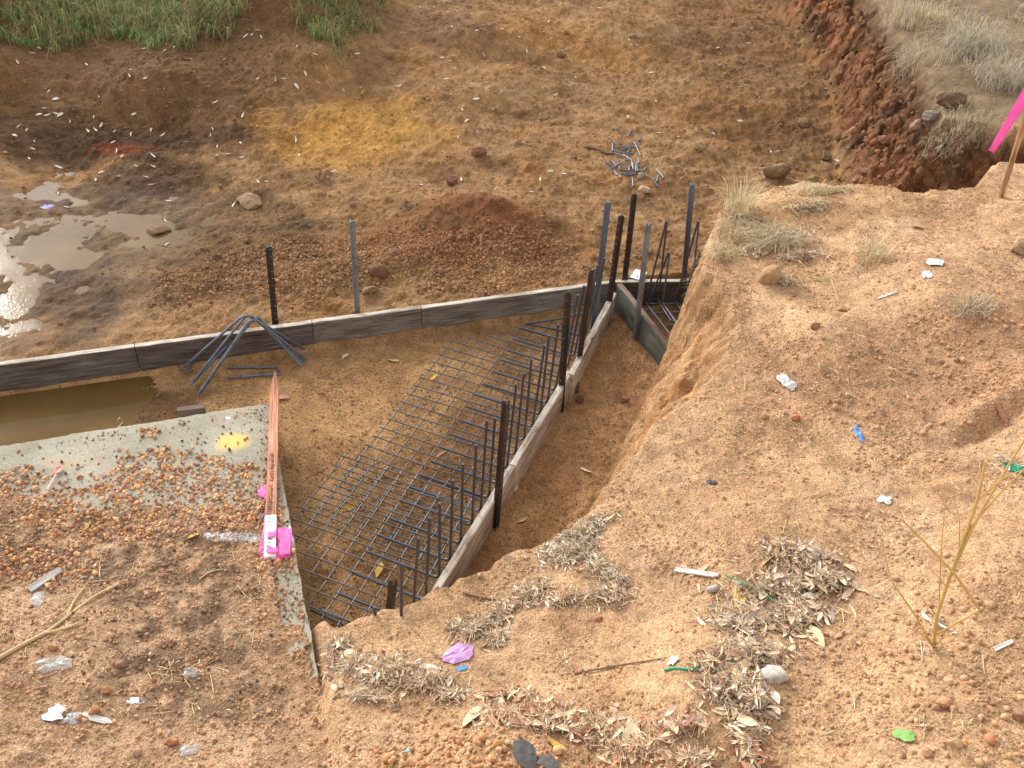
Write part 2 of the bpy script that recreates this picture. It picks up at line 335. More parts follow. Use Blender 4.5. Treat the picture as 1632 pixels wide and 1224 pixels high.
def soil_mat(nt, b):
    at = N(nt, 'ShaderNodeAttribute', attribute_name='col'); wt = N(nt, 'ShaderNodeAttribute', attribute_name='wet')
    pos = N(nt, 'ShaderNodeNewGeometry').outputs['Position']
    n1 = noise(nt, pos, 9, 6, .65); n2 = noise(nt, pos, 55, 5, .7); n3 = noise(nt, pos, 210, 3, .6)
    n0 = noise(nt, pos, 2.6, 6, .7)
    c = mix(nt, at.outputs['Color'], ramp(nt, n1, [(.3, g3(.62)), (.5, g3(1.0)), (.72, g3(1.32))]), .9, 'MULTIPLY')
    c = mix(nt, c, ramp(nt, n0, [(.34, (.72, .68, .64)), (.5, g3(1.0)), (.66, (1.2, 1.22, 1.22))]), .8, 'MULTIPLY')
    c = mix(nt, c, ramp(nt, n2, [(.32, g3(.55)), (.5, g3(1.0)), (.7, g3(1.32))]), .8, 'MULTIPLY')
    vo = N(nt, 'ShaderNodeTexVoronoi'); vo.inputs['Scale'].default_value = 95; nt.links.new(pos, vo.inputs['Vector'])
    vm = N(nt, 'ShaderNodeTexVoronoi'); vm.inputs['Scale'].default_value = 230; nt.links.new(pos, vm.inputs['Vector'])
    hv = N(nt, 'ShaderNodeHueSaturation'); 
    vc = ramp(nt, vo.outputs['Distance'], [(.0, g3(1.25)), (.45, g3(1.0)), (.85, g3(.6))])
    c = mix(nt, c, vc, .6, 'MULTIPLY')
    rgb = N(nt, 'ShaderNodeSeparateColor'); nt.links.new(vm.outputs['Color'], rgb.inputs[0])
    c = mix(nt, c, ramp(nt, rgb.outputs[0], [(.0, (.62, .55, .5)), (.5, (1, 1, 1)), (.93, (1.15, 1.12, 1.08)), (.97, (1.9, 1.9, 1.9))]), .55, 'MULTIPLY')
    nt.links.new(c, b.inputs['Base Color'])
    rr = N(nt, 'ShaderNodeMapRange'); nt.links.new(wt.outputs['Fac'], rr.inputs[0]); rr.inputs[3].default_value = .95; rr.inputs[4].default_value = .62
    nt.links.new(rr.outputs[0], b.inputs['Roughness']); b.inputs['Specular IOR Level'].default_value = .12
    p = bumpn(nt, b, n1, .8, .02); p = bumpn(nt, b, n2, 1.0, .010, p)
    inv = N(nt, 'ShaderNodeMath', operation='SUBTRACT'); inv.inputs[0].default_value = 1; nt.links.new(vo.outputs['Distance'], inv.inputs[1])
    p = bumpn(nt, b, inv.outputs[0], .8, .005, p); bumpn(nt, b, n3, .7, .003, p)
M_SOIL = mat('soil', soil_mat)
def vcol_mat(name, rough=.85, nscale=60, lo=.75, hi=1.2, bmp=.004, spec=.3, trans=0.0):
    def f(nt, b):
        at = N(nt, 'ShaderNodeAttribute', attribute_name='col'); pos = N(nt, 'ShaderNodeNewGeometry').outputs['Position']
        n = noise(nt, pos, nscale, 4, .65)
        c = mix(nt, at.outputs['Color'], ramp(nt, n, [(.3, g3(lo)), (.7, g3(hi))]), 1.0, 'MULTIPLY')
        nt.links.new(c, b.inputs['Base Color']); b.inputs['Roughness'].default_value = rough; b.inputs['Specular IOR Level'].default_value = spec
        if bmp: bumpn(nt, b, n, .7, bmp)
        if trans:
            tr = N(nt, 'ShaderNodeBsdfTranslucent'); nt.links.new(c, tr.inputs[0]); mx = N(nt, 'ShaderNodeMixShader'); mx.inputs[0].default_value = trans
            nt.links.new(b.outputs[0], mx.inputs[1]); nt.links.new(tr.outputs[0], mx.inputs[2]); nt.links.new(mx.outputs[0], nt.nodes['Material Output'].inputs[0])
    return mat(name, f)
M_STONE = vcol_mat('stone', .9, 45, .7, 1.25, .004)
M_PEB = vcol_mat('pebble', .85, 90, .8, 1.15, .002)
M_LEAF = vcol_mat('dead_leaf', .75, 50, .75, 1.15, 0, .3)
M_BLADE = vcol_mat('grass_blade', .7, 20, .85, 1.12, 0, .25, .3)
def simple(name, col, rough=.6, metal=0.0, nscale=30, var=.25, bmp=.001, spec=.5, stretch=None, dark=None):
    def f(nt, b):
        tc = N(nt, 'ShaderNodeTexCoord').outputs['Object']
        n = noise(nt, tc, nscale, 6, .65, stretch); n2 = noise(nt, tc, nscale*.17, 4, .6, stretch)
        c = mix(nt, col, ramp(nt, n, [(.3, g3(1-var)), (.7, g3(1+var))]), 1.0, 'MULTIPLY')
        if dark is not None: c = mix(nt, c, dark, ramp(nt, n2, [(.45, g3(0)), (.62, g3(1))]))
        nt.links.new(c, b.inputs['Base Color']); b.inputs['Roughness'].default_value = rough; b.inputs['Metallic'].default_value = metal
        b.inputs['Specular IOR Level'].default_value = spec
        if bmp: bumpn(nt, b, n, .8, bmp)
    return mat(name, f)
M_REBAR = simple('rebar_steel', (.055, .066, .088), .36, .45, 140, .5, .0015, dark=(.09, .075, .07))
M_REBAR2 = simple('cut_bar_steel', (.12, .142, .185), .36, .3, 140, .4, .0015, dark=(.09, .09, .10))
M_MESHW = simple('mesh_wire', (.10, .095, .09), .4, .4, 60, .5, .001, dark=(.10, .065, .045))
M_BLACK = simple('black_picket', (.018, .015, .014), .5, 0, 60, .5, .001, dark=(.05, .022, .014))
M_GALV = simple('galvanised_picket', (.22, .235, .25), .5, .5, 50, .3, .001, dark=(.14, .145, .15))
M_BLUEG = simple('blue_grey_picket', (.10, .13, .165), .5, .4, 50, .3, .001)
def wood(name, base, dk, pale, scale=1.0):
    def f(nt, b):
        tc = N(nt, 'ShaderNodeTexCoord').outputs['Object']
        g = noise(nt, tc, 6*scale, 8, .7, (.35, 6, 6)); gg = noise(nt, tc, 26*scale, 5, .7, (.18, 7, 7)); st = noise(nt, tc, 3.2, 4, .6, (.5, 1.2, 1.2)); fine = noise(nt, tc, 120, 3, .6, (.3, 3, 3))
        c = ramp(nt, g, [(.28, dk), (.5, base), (.72, pale)])
        c = mix(nt, c, ramp(nt, gg, [(.38, g3(.32)), (.53, g3(1.0)), (.72, g3(1.4))]), .85, 'MULTIPLY')
        c = mix(nt, c, ramp(nt, st, [(.34, (.50, .40, .32)), (.52, (1, .98, .95)), (.75, (1.25, 1.27, 1.3))]), .8, 'MULTIPLY')
        vo = N(nt, 'ShaderNodeTexVoronoi'); vo.inputs['Scale'].default_value = 3.2; mp = N(nt, 'ShaderNodeMapping'); mp.inputs['Scale'].default_value = (.8, 2.2, 2.2)
        nt.links.new(tc, mp.inputs[0]); nt.links.new(mp.outputs[0], vo.inputs['Vector'])
        c = mix(nt, c, ramp(nt, vo.outputs['Distance'], [(.045, g3(.12)), (.075, g3(.6)), (.11, g3(1))]), .9, 'MULTIPLY')
        nt.links.new(c, b.inputs['Base Color']); b.inputs['Roughness'].default_value = .85; b.inputs['Specular IOR Level'].default_value = .25
        p = bumpn(nt, b, gg, .9, .005); bumpn(nt, b, fine, .5, .002, p)
    return mat(name, f)
M_WOODG = wood('weathered_wood_grey', (.20, .172, .145), (.07, .055, .045), (.34, .30, .26))
M_WOODD = wood('weathered_wood_dark', (.125, .098, .080), (.045, .034, .027), (.225, .19, .16))
M_WOODP = wood('weathered_wood_pale', (.46, .40, .335), (.22, .18, .145), (.62, .56, .48))
M_WOODN = wood('weathered_wood_green', (.135, .13, .105), (.055, .05, .04), (.25, .25, .21))
M_EDGE = wood('sawn_edge', (.56, .49, .41), (.32, .27, .22), (.70, .64, .56), 1.6)
M_EDGR = wood('reddish_edge', (.21, .145, .12), (.11, .075, .06), (.30, .22, .19), 1.6)
M_STAKE = wood('pink_stained_wood', (.56, .25, .15), (.46, .19, .11), (.64, .32, .20), .8)
M_STAKE2 = wood('orange_wood', (.46, .25, .12), (.36, .18, .08), (.55, .32, .17), .8)
def pink_f(nt, b):
    nz_ = noise(nt, N(nt, 'ShaderNodeTexCoord').outputs['Object'], 16, 4); nt.links.new(ramp(nt, nz_, [(.3, (.80, .09, .40)), (.6, (.92, .16, .52)), (.8, (.95, .34, .62))]), b.inputs['Base Color']); b.inputs['Roughness'].default_value = .4; bumpn(nt, b, nz_, .6, .01)
    tr = N(nt, 'ShaderNodeBsdfTranslucent'); tr.inputs[0].default_value = (1, .16, .55, 1); mx = N(nt, 'ShaderNodeMixShader'); mx.inputs[0].default_value = .3
    nt.links.new(b.outputs[0], mx.inputs[1]); nt.links.new(tr.outputs[0], mx.inputs[2]); nt.links.new(mx.outputs[0], nt.nodes['Material Output'].inputs[0])
M_PINK = mat('pink_tape', pink_f)
M_WHITE = simple('white_paint', (.80, .79, .78), .6, 0, 40, .08, .0005)
M_INK = simple('dark_ink', (.05, .03, .03), .7)
def concrete(nt, b):
    pos = N(nt, 'ShaderNodeNewGeometry').outputs['Position']
    a = noise(nt, pos, 3, 6, .6); c2 = noise(nt, pos, 60, 6, .75); sp = N(nt, 'ShaderNodeTexVoronoi'); sp.inputs['Scale'].default_value = 70; nt.links.new(pos, sp.inputs['Vector'])
    c = ramp(nt, a, [(.3, (.26, .235, .175)), (.5, (.34, .31, .235)), (.7, (.42, .375, .29))])
    dm = noise(nt, pos, 7, 8, .75); c = mix(nt, c, (.36, .25, .16), ramp(nt, dm, [(.52, g3(0)), (.66, g3(.55))]))
    c = mix(nt, c, ramp(nt, c2, [(.3, g3(.55)), (.5, g3(1)), (.75, g3(1.3))]), .9, 'MULTIPLY')
    c = mix(nt, c, ramp(nt, sp.outputs['Distance'], [(.08, (.35, .30, .25)), (.16, (1, 1, 1))]), .5, 'MULTIPLY')
    def spot(px, py, rx, ry, col, c, sh=.5):
        ctr = G(px, py, .25); mp = N(nt, 'ShaderNodeMapping', vector_type='POINT'); mp.inputs['Location'].default_value = (-ctr[0]/rx, -ctr[1]/ry, 0); mp.inputs['Scale'].default_value = (1/rx, 1/ry, 0)
        nt.links.new(pos, mp.inputs[0]); ln = N(nt, 'ShaderNodeVectorMath', operation='LENGTH'); nt.links.new(mp.outputs[0], ln.inputs[0])
        ns = noise(nt, pos, 30, 8, .85); ad = N(nt, 'ShaderNodeMath', operation='MULTIPLY_ADD'); nt.links.new(ns, ad.inputs[0]); ad.inputs[1].default_value = 1.9; nt.links.new(ln.outputs['Value'], ad.inputs[2])
        return mix(nt, c, col, ramp(nt, ad.outputs[0], [(.0, g3(1)), (1.05/1.6*1.0, g3(.85)), (.95, g3(0))]) if False else ramp_scaled(nt, ad.outputs[0]))
    c = spot(371, 704, .105, .085, (.72, .53, .14), c)
    c = spot(98, 738, .13, .06, (.44, .34, .23), c)
    c = spot(464, 853, .055, .085, (.78, .78, .78), c)
    c = spot(363, 666, .022, .015, (.6, .6, .6), c)
    nt.links.new(c, b.inputs['Base Color']); b.inputs['Roughness'].default_value = .9; b.inputs['Specular IOR Level'].default_value = .25
    p = bumpn(nt, b, a, .5, .02); bumpn(nt, b, c2, .9, .006, p)
def ramp_scaled(nt, v):
    mr = N(nt, 'ShaderNodeMapRange'); nt.links.new(v, mr.inputs[0]); mr.inputs[1].default_value = 1.5; mr.inputs[2].default_value = 2.1; mr.inputs[3].default_value = .85; mr.inputs[4].default_value = 0
    return mr.outputs[0]
M_CONC = mat('concrete', concrete)
def water_f(nt, b):
    pos = N(nt, 'ShaderNodeNewGeometry').outputs['Position']
    n = noise(nt, pos, 1.6, 4, .55); n2 = noise(nt, pos, 48, 3, .6); n3 = noise(nt, pos, 5, 3, .5)
    c = ramp(nt, n, [(.3, (.105, .057, .016)), (.55, (.15, .088, .031)), (.75, (.20, .125, .052))])
    nt.links.new(c, b.inputs['Base Color']); b.inputs['Roughness'].default_value = .05; b.inputs['IOR'].default_value = 1.2; b.inputs['Specular IOR Level'].default_value = .2
    b.inputs['Alpha'].default_value = .88
    if CALM: b.inputs['Specular IOR Level'].default_value = .08; b.inputs['Roughness'].default_value = .1
    p = bumpn(nt, b, n3, .06 if not CALM else .02, .02); bumpn(nt, b, n2, .28 if not CALM else .03, .004, p)
CALM = False
M_WATER = mat('muddy_water', water_f)
CALM = True
M_WATER2 = mat('still_water', water_f)

# ------------------------------------------------------------ mesh helpers
def np_mesh(name, V, F, mt, col=None, smooth=True, attrs=None):
    me = bpy.data.meshes.new(name); V = np.asarray(V, np.float32); F = np.asarray(F, np.int32)
    k = F.shape[1]; me.vertices.add(len(V)); me.vertices.foreach_set('co', V.ravel())
    me.loops.add(F.size); me.loops.foreach_set('vertex_index', F.ravel())
    me.polygons.add(len(F)); me.polygons.foreach_set('loop_start', np.arange(0, F.size, k, dtype=np.int32))
    me.polygons.foreach_set('use_smooth', np.full(len(F), smooth, bool))
    me.update(calc_edges=True)
    if col is not None:
        a = me.attributes.new('col', 'FLOAT_COLOR', 'POINT'); a.data.foreach_set('color', np.c_[col, np.ones(len(col))].astype(np.float32).ravel())
    for n, v in (attrs or {}).items():
        a = me.attributes.new(n, 'FLOAT', 'POINT'); a.data.foreach_set('value', v.astype(np.float32))
    me.materials.append(mt); return me
def link(name, me, parent=None, loc=None):
    o = bpy.data.objects.new(name, me); COL.objects.link(o)
    if loc is not None: o.location = loc
    if parent is not None: o.parent = parent
    return o
def tag(o, label=None, cat=None, group=None, kind=None):
    if label: o['label'] = label
    if cat: o['category'] = cat
    if group: o['group'] = group
    if kind: o['kind'] = kind
    return o
def empty(name, loc=(0, 0, 0), rz=0):
    o = bpy.data.objects.new(name, None); COL.objects.link(o); o.location = loc; o.rotation_euler = (0, 0, rz); o.empty_display_size = .1; return o
def bm_mesh(name, bm, mt, smooth=False):
    me = bpy.data.meshes.new(name); bmesh.ops.recalc_face_normals(bm, faces=bm.faces); bm.to_mesh(me); bm.free()
    for m in (mt if isinstance(mt, (list, tuple)) else [mt]): me.materials.append(m)
    if smooth:
        for p in me.polygons: p.use_smooth = True
    return me
def localise(V):
    V = np.asarray(V, float); c = V.mean(0); c[2] = V[:, 2].min(); return V-c, c
def fillet(pts, rad, n=6):
    pts = [np.array(p, float) for p in pts]; out = [pts[0]]
    for i in range(1, len(pts)-1):
        p = pts[i]; a = pts[i-1]-p; b = pts[i+1]-p; la, lb = np.linalg.norm(a), np.linalg.norm(b)
        r = min(rad, la*.45, lb*.45); a = p+a/la*r; b = p+b/lb*r
        for k in range(n+1):
            t = k/n; out.append(a*(1-t)**2+2*p*t*(1-t)+b*t*t)
    out.append(pts[-1]); return out
def tube_np(pts, r, ns=8, cap=True, taper=None):
    pts = np.array(pts, float); n = len(pts); d = np.gradient(pts, axis=0); d /= np.linalg.norm(d, axis=1, keepdims=True)+1e-12
    ref = np.array([0, 0, 1.0]) if abs(d[0, 2]) < .9 else np.array([1.0, 0, 0])
    V = []; a = np.cross(d[0], ref); a /= np.linalg.norm(a)
    for i in range(n):
        a = a-d[i]*(a@d[i]); a /= np.linalg.norm(a); b = np.cross(d[i], a)
        rr = r*(taper[i] if taper is not None else 1)
        for k in range(ns):
            an = 2*math.pi*k/ns; V.append(pts[i]+rr*(a*math.cos(an)+b*math.sin(an)))
    F = [[i*ns+k, i*ns+(k+1) % ns, (i+1)*ns+(k+1) % ns, (i+1)*ns+k] for i in range(n-1) for k in range(ns)]
    if cap:
        for i, e in ((0, 0), (n-1, 1)):
            b0_ = len(V); V += [V[i*ns+k] for k in range(ns)]; V.append(pts[i]); c = len(V)-1
            for k in range(0, ns, 2):
                q = [b0_+k, c, b0_+(k+2) % ns, b0_+(k+1) % ns]
                F.append(q if not e else q[::-1])
    return np.array(V), np.array(F)
def merge(parts):
    V = []; F = []; o = 0
    for v, f in parts: V.append(v); F.append(f+o); o += len(v)
    return np.concatenate(V), np.concatenate(F)
def instance(tv, tf, pos, rot, scl):
    """tv (m,3) template, pos (n,3), rot (n,3,3), scl (n,3) -> merged"""
    P = np.einsum('nij,nmj->nmi', rot, tv[None]*scl[:, None, :])+pos[:, None]
    n, m = len(pos), len(tv); F = (tf[None]+np.arange(n)[:, None, None]*m).reshape(-1, tf.shape[1])
    return P.reshape(-1, 3), F
def rand_rot(n, tilt=np.pi):
    az = rng.random(n)*2*np.pi; a = rng.normal(0, tilt, n) if tilt < 3 else rng.random(n)*2*np.pi; b = rng.normal(0, tilt, n) if tilt < 3 else rng.random(n)*2*np.pi
    def R(ax, t):
        c, s = np.cos(t), np.sin(t); o = np.zeros_like(t); e = np.ones_like(t)
        if ax == 2: m = [c, -s, o, s, c, o, o, o, e]
        elif ax == 0: m = [e, o, o, o, c, -s, o, s, c]
        else: m = [c, o, s, o, e, o, -s, o, c]
        return np.stack(m, -1).reshape(-1, 3, 3)
    return R(2, az) @ R(0, a) @ R(1, b)
def ico(sub):
    bm = bmesh.new(); bmesh.ops.create_icosphere(bm, subdivisions=sub, radius=1); bm.verts.ensure_lookup_table()
    v = np.array([x.co[:] for x in bm.verts]); f = np.array([[q.index for q in x.verts] for x in bm.faces]); bm.free(); return v, f
def lump(sub, amp, seed, cut=0):
    v, f = ico(sub); r = np.random.default_rng(seed)
    for _ in range(7):
        d = r.normal(size=3); d /= np.linalg.norm(d); v = v*(1+amp*np.tanh(2*(v@d))[:, None]*r.normal()*.5)
    for _ in range(cut):
        d = r.normal(size=3); d /= np.linalg.norm(d); h = r.uniform(.55, .8); e = np.maximum(v@d-h, 0); v = v-e[:, None]*d*.9
    return v, f

# ------------------------------------------------------------ ground sheet
wet = np.clip(MK['mud']*.8+.0, 0, 1)
colv = soil_colour(GX.ravel(), GY2.ravel(), MK)
HC = colv.reshape(*GX.shape, 3)
def TC(x, y):
    i = np.clip(np.searchsorted(XA, x), 0, len(XA)-1); j = np.clip(np.searchsorted(YA, y), 0, len(YA)-1); return HC[j, i]
ny, nx = GX.shape
idx = np.arange(ny*nx).reshape(ny, nx)
Fg = np.stack([idx[:-1, :-1], idx[:-1, 1:], idx[1:, 1:], idx[1:, :-1]], -1).reshape(-1, 4)
# undercut and roughen the cut faces sideways a little
fzv = MK['fz'].reshape(ny, nx)*(.4+.6*MK['wall'].reshape(ny, nx))
GXd = GX+fzv*.05*fbm(HZ*1.0+GX, GY2, .12, 3, 301); GYd = GY2+fzv*.05*fbm(HZ+GX, GY2-HZ, .12, 3, 305)
me = np_mesh('ground', np.stack([GXd, GYd, HZ], -1).reshape(-1, 3), Fg, M_SOIL, colv, True, {'wet': wet})
tag(link('ground', me), kind='structure')

# concrete slab
def slab():
    A = SLAB_A; n = 90; r = np.random.default_rng(5)
    pts = [A+SLAB_N*9]
    for t in np.linspace(4.2, .02, 120): pts.append(A+SLAB_N*t+(-SLAB_E)*(r.normal()*.003+.004*math.sin(t*7)))
    for t in np.linspace(.02, 3.2, 90): pts.append(A+SLAB_E*t-SLAB_N*(r.normal()*.003))
    pts.append(A+SLAB_E*3.2+SLAB_N*9)
    bm = bmesh.new(); top = [bm.verts.new((p[0], p[1], .25)) for p in pts]; bot = [bm.verts.new((p[0]+r.normal()*.002, p[1], -.1)) for p in pts]
    bm.faces.new(top); bm.faces.new(bot[::-1])
    for i in range(len(pts)): j = (i+1) % len(pts); bm.faces.new((top[i], bot[i], bot[j], top[j]))
    e = [e for e in bm.edges if abs(e.verts[0].co.z-.25) < 1e-5 and abs(e.verts[1].co.z-.25) < 1e-5]
    bmesh.ops.bevel(bm, geom=e, offset=.008, segments=2, affect='EDGES')
    tag(link('concrete_slab', bm_mesh('concrete_slab', bm, M_CONC)), kind='structure')
slab()

# water
def sheet(name, pts, z, mt):
    bm = bmesh.new(); bm.faces.new([bm.verts.new((p[0], p[1], z)) for p in pts]); o = link(name, bm_mesh(name, bm, mt)); tag(o, kind='structure'); return o
bl = lambda t, off: LB0+lbd*t+lbn*off
sheet('puddle_water', [bl(-8, .05), bl(1.35, .05), (-1.9, 6.8), (-2.4, 8.3), (-12, 9)], .097, M_WATER)
sheet('trench_water', [bl(-8, -.0), bl(1.9, -.0), (-1.9, 4.3), SLAB_A+SLAB_N*.6-SLAB_E*-.03, SLAB_A+SLAB_N*9-SLAB_E*-.03], -.012, M_WATER2)
# ------------------------------------------------------------ pebbles, gravel and clods (nobody could count them)
def scatter(name, label, cat, n, zone_fn, box, smin, smax, pal, soilmix=.5, sub=1, power=2.5, flat=.7, embed=.25, seed=1, mt=None, alb=ALB, sm_=False):
    r = np.random.default_rng(seed); x = r.uniform(box[0], box[1], n*6); y = r.uniform(box[2], box[3], n*6)
    w = zone_fn(x, y); k = r.random(len(x)) < w; x, y = x[k][:n], y[k][:n]; m = len(x)
    s = smin+(smax-smin)*r.random(m)**power; z = TZ(x, y); on_ = left_of_edge(x, y) & below_far_edge(x, y); z = np.where(on_, np.maximum(z, .2505), z)
    tmpl = [lump(sub, .28, 50+i, 4 if sub > 1 else 0) for i in range(5)]; parts = []; cols = []
    which = r.integers(0, 5, m); rot = rand_rot(m)
    pc = np.array(pal)[r.integers(0, len(pal), m)]*r.uniform(.75, 1.2, (m, 1))*alb
    c = pc*(1-soilmix)+TC(x, y)*soilmix*r.uniform(.85, 1.2, (m, 1))
    for i in range(5):
        q = which == i
        sc = s[q][:, None]*r.uniform(.7, 1.15, (q.sum(), 3)); sc[:, 2] *= 1
        pos = np.stack([x[q], y[q], z[q]+s[q]*(.7-embed*2)], -1)
        V, F = instance(tmpl[i][0], tmpl[i][1], pos, rot[q], sc); parts.append((V, F)); cols.append(np.repeat(c[q], len(tmpl[i][0]), 0))
    V, F = merge(parts); o = link(name, np_mesh(name, V, F, mt or M_PEB, np.concatenate(cols), sm_)); tag(o, label, cat, kind='stuff'); return o
ORP = [lin(196, 140, 92), lin(212, 158, 106), lin(166, 108, 72), lin(180, 124, 82), lin(224, 180, 132), lin(140, 94, 70), lin(200, 160, 120), lin(160, 142, 124)]
BRP = [lin(166, 118, 74), lin(136, 94, 58), lin(184, 138, 92), lin(112, 76, 48), lin(150, 104, 66)]
slabdist = lambda x, y: (x-SLAB_A[0])*(-SLAB_N[0])+(y-SLAB_A[1])*(-SLAB_N[1])
def left_of_edge(x, y): return slabdist(x, y) < -.01
def below_far_edge(x, y): return ((x-SLAB_A[0])*SLAB_E[0]+(y-SLAB_A[1])*SLAB_E[1]) > .03
Lz = lambda x, y: (left_of_edge(x, y) & below_far_edge(x, y)).astype(float)
def z_left(x, y):
    dE = sdist(x, y, EXPO); return Lz(x, y)*np.where(dE > 0, .22+.38*sm(.05, .5, fbm(x, y, .3, 3, 401))*sm(1.6, .2, dE), 0)
heaps = [(210, 775, .2, .1), (370, 790, .12, .07), (100, 800, .2, .07), (270, 740, .24, .12), (385, 745, .08, .05), (300, 770, .5, .2), (150, 800, .3, .12), (20, 770, .2, .12), (400, 790, .14, .1), (240, 690, .06, .05), (445, 890, .16, .12), (350, 815, .4, .13), (60, 905, .3, .15), (180, 840, .5, .12), (360, 755, .07, .1)]
def z_heap(x, y):
    w = np.zeros(x.shape)
    for i, (px, py, rx, ry) in enumerate(heaps): w = np.maximum(w, ell(x, y, px, py, .25, rx, ry, .0, .5, 60+i))
    return w*Lz(x, y)
high_right = lambda x, y: (slabdist(x, y) > .0) & (sdist(x, y, BANK) < .02) & (y < 7.6)
def z_right(x, y): return high_right(x, y)*(.12+.85*sm(-.1, .6, fbm(x, y, .45, 3, 411)))
def z_br(x, y): return high_right(x, y)*np.maximum(ell(x, y, 1560, 1080, 1.1, .55, .5, .2, .9, 80), np.maximum(ell(x, y, 700, 1180, .7, .34, .14, 0, .7, 81), ell(x, y, 1520, 560, 1.15, .8, .5, .3, .8, 82)*.6))
def z_far(x, y): return ((y > 4.5) & (sdist(x, y, LOW) < .05) & ((x-LB0[0])*lbn[0]+(y-LB0[1])*lbn[1] > .08))*(.25+.6*sm(0, .5, fbm(x, y, .6, 3, 421)))*(1-.85*sm(-2.4, -3, x)*sm(7.6, 7, y))
def z_hump(x, y): return z_far(x, y).clip(0, 1)**0*((x-LB0[0])*lbn[0]+(y-LB0[1])*lbn[1] > .08)*np.maximum(ell(x, y, 470, 430, .2, .9, .4, .35, .8, 83), ell(x, y, 760, 410, .3, .9, .4, .1, .8, 84))
def z_pit(x, y): return ((sdist(x, y, LOW) < .03) & ((x-LB0[0])*lbn[0]+(y-LB0[1])*lbn[1] < -.06))*(.3+.6*sm(-.2, .4, fbm(x, y, .4, 3, 431)))*sm(-3.0, -2.4, x)
def z_face(x, y): return ((sdist(x, y, LOW) > 0) & (sdist(x, y, WALL) < .75) & (sdist(x, y, WALL) > .1) & (y > 6.3)).astype(float)
scatter('gravel', 'loose orange brown gravel strewn over dirt on the left foreground', 'gravel', 15000, z_left, (-3.6, -.4, 1.5, 4.2), .0025, .012, [c_*1.2 for c_ in ORP], .55, power=3.5, seed=11)
scatter('gravel', 'round rusty pebbles heaped on the pale concrete slab', 'gravel', 3600, z_heap, (-3.4, -.7, 2, 4.2), .004, .0145, [c_*1.35 for c_ in ORP], .1, power=1.8, seed=12)
scatter('gravel', 'loose rusty pebbles dotted singly over the bare concrete', 'gravel', 1100, lambda x, y: Lz(x, y)*.5, (-3.4, -.8, 2, 4.2), .003, .011, [lin(120, 84, 60), lin(164, 110, 74), lin(96, 80, 66), lin(190, 136, 94)], .0, power=2.5, seed=13, embed=.1)
scatter('gravel', 'fine orange gravel lying over the sandy bank on the right', 'gravel', 34000, z_right, (-.8, 4.8, 1.3, 7.5), .0022, .010, ORP, .5, power=3, seed=14)
scatter('gravel', 'larger rounded orange pebbles in the foreground dirt', 'gravel', 4200, z_br, (-.8, 4.5, 1.3, 6.5), .004, .018, ORP, .55, power=3.2, seed=15, sub=2)
scatter('gravel', 'smooth round orange pebbles clustered at the bottom centre', 'gravel', 1500, lambda x, y: high_right(x, y)*np.maximum(ell(x, y, 740, 1170, .75, .36, .16, 0, .8, 85), ell(x, y, 1590, 1150, 1.1, .4, .25, 0, .9, 86)*.14), (-.8, 3, 1.3, 3), .004, .0165, [lin(226, 170, 112), lin(214, 150, 96), lin(232, 186, 134), lin(190, 124, 84)], .15, power=2, seed=21, sub=2, sm_=True)
scatter('gravel', 'brown crumbs and clods on the excavated floor behind the boards', 'gravel', 24000, z_far, (-6.5, 4, 5, 13), .003, .022, BRP, .82, power=5, seed=16, embed=.4)
scatter('gravel', 'brown pea gravel on the low hump behind the long board', 'gravel', 12000, z_hump, (-3, 1.6, 5.2, 7.6), .004, .016, [lin(186, 136, 92), lin(166, 118, 78), lin(206, 158, 110), lin(142, 98, 64)], .45, power=3, seed=17)
scatter('gravel', 'fine sandy grit over the floor inside the boards', 'gravel', 16000, z_pit, (-3, 1.8, 2.6, 6.3), .002, .009, BRP+[lin(190, 146, 96)], .55, power=3, seed=18)
scatter('gravel', 'reddish clods stuck in the cut earth wall at the back', 'gravel', 700, z_face, (1.5, 5, 6.4, 12.5), .006, .04, [lin(140, 100, 70), lin(116, 82, 58), lin(160, 116, 80)], .5, power=3, seed=19, sub=2)

# ------------------------------------------------------------ boards
def box_bm(x0, x1, y0, y1, z0, z1, cuts=10, wob=.0015, seed=0):
    bm = bmesh.new(); r = random.Random(seed); n = cuts; L = []
    for i in range(n+1):
        x = x0+(x1-x0)*i/n; w = r.gauss(0, wob); q = r.gauss(0, wob)
        L.append([bm.verts.new((x, y, z)) for y, z in ((y0+w, z0), (y1+w, z0), (y1+w, z1+q), (y0+w, z1+q))])
    for i in range(n):
        for k in range(4): bm.faces.new((L[i][k], L[i][(k+1) % 4], L[i+1][(k+1) % 4], L[i+1][k]))
    bm.faces.new(L[0][::-1]); bm.faces.new(L[n]); return bm
def board(a, b, z0, z1, thick, face_m, edge_m, label, seed, tilt=0.0, group=None):
    """a,b = ends of the near top edge; thickness goes away from the viewer side (+left normal)"""
    a = np.array(a, float); b = np.array(b, float); L = np.hypot(*(b-a)); ang = math.atan2(*(b-a)[::-1])
    bm = box_bm(0, L, 0, thick, z0, z1, 14, .0012, seed); bmesh.ops.recalc_face_normals(bm, faces=bm.faces)
    es = [e for e in bm.edges if len(e.link_faces) == 2 and e.calc_face_angle(0) > .8]; bmesh.ops.bevel(bm, geom=es, offset=.003, segments=1, affect='EDGES')
    for f in bm.faces:
        if f.normal.z > .7: f.material_index = 1
    # keep the grain different on every board
    me = bm_mesh('formwork_board', bm, [face_m, edge_m]); o = link('formwork_board', me)
    o.matrix_world = Matrix.Translation((a[0], a[1], 0)) @ Matrix.Rotation(ang, 4, 'Z') @ Matrix.Rotation(tilt, 4, 'X')
    tag(o, label, 'board', group or 'timber boards set on edge around the trench'); return o
def onL(px):      # point on the long board line below picture column px
    best = min(np.linspace(-1, 5, 1201), key=lambda t: abs(PR([*(LB0+lbd*t), .24])[0]-px)); return best
tk = .045
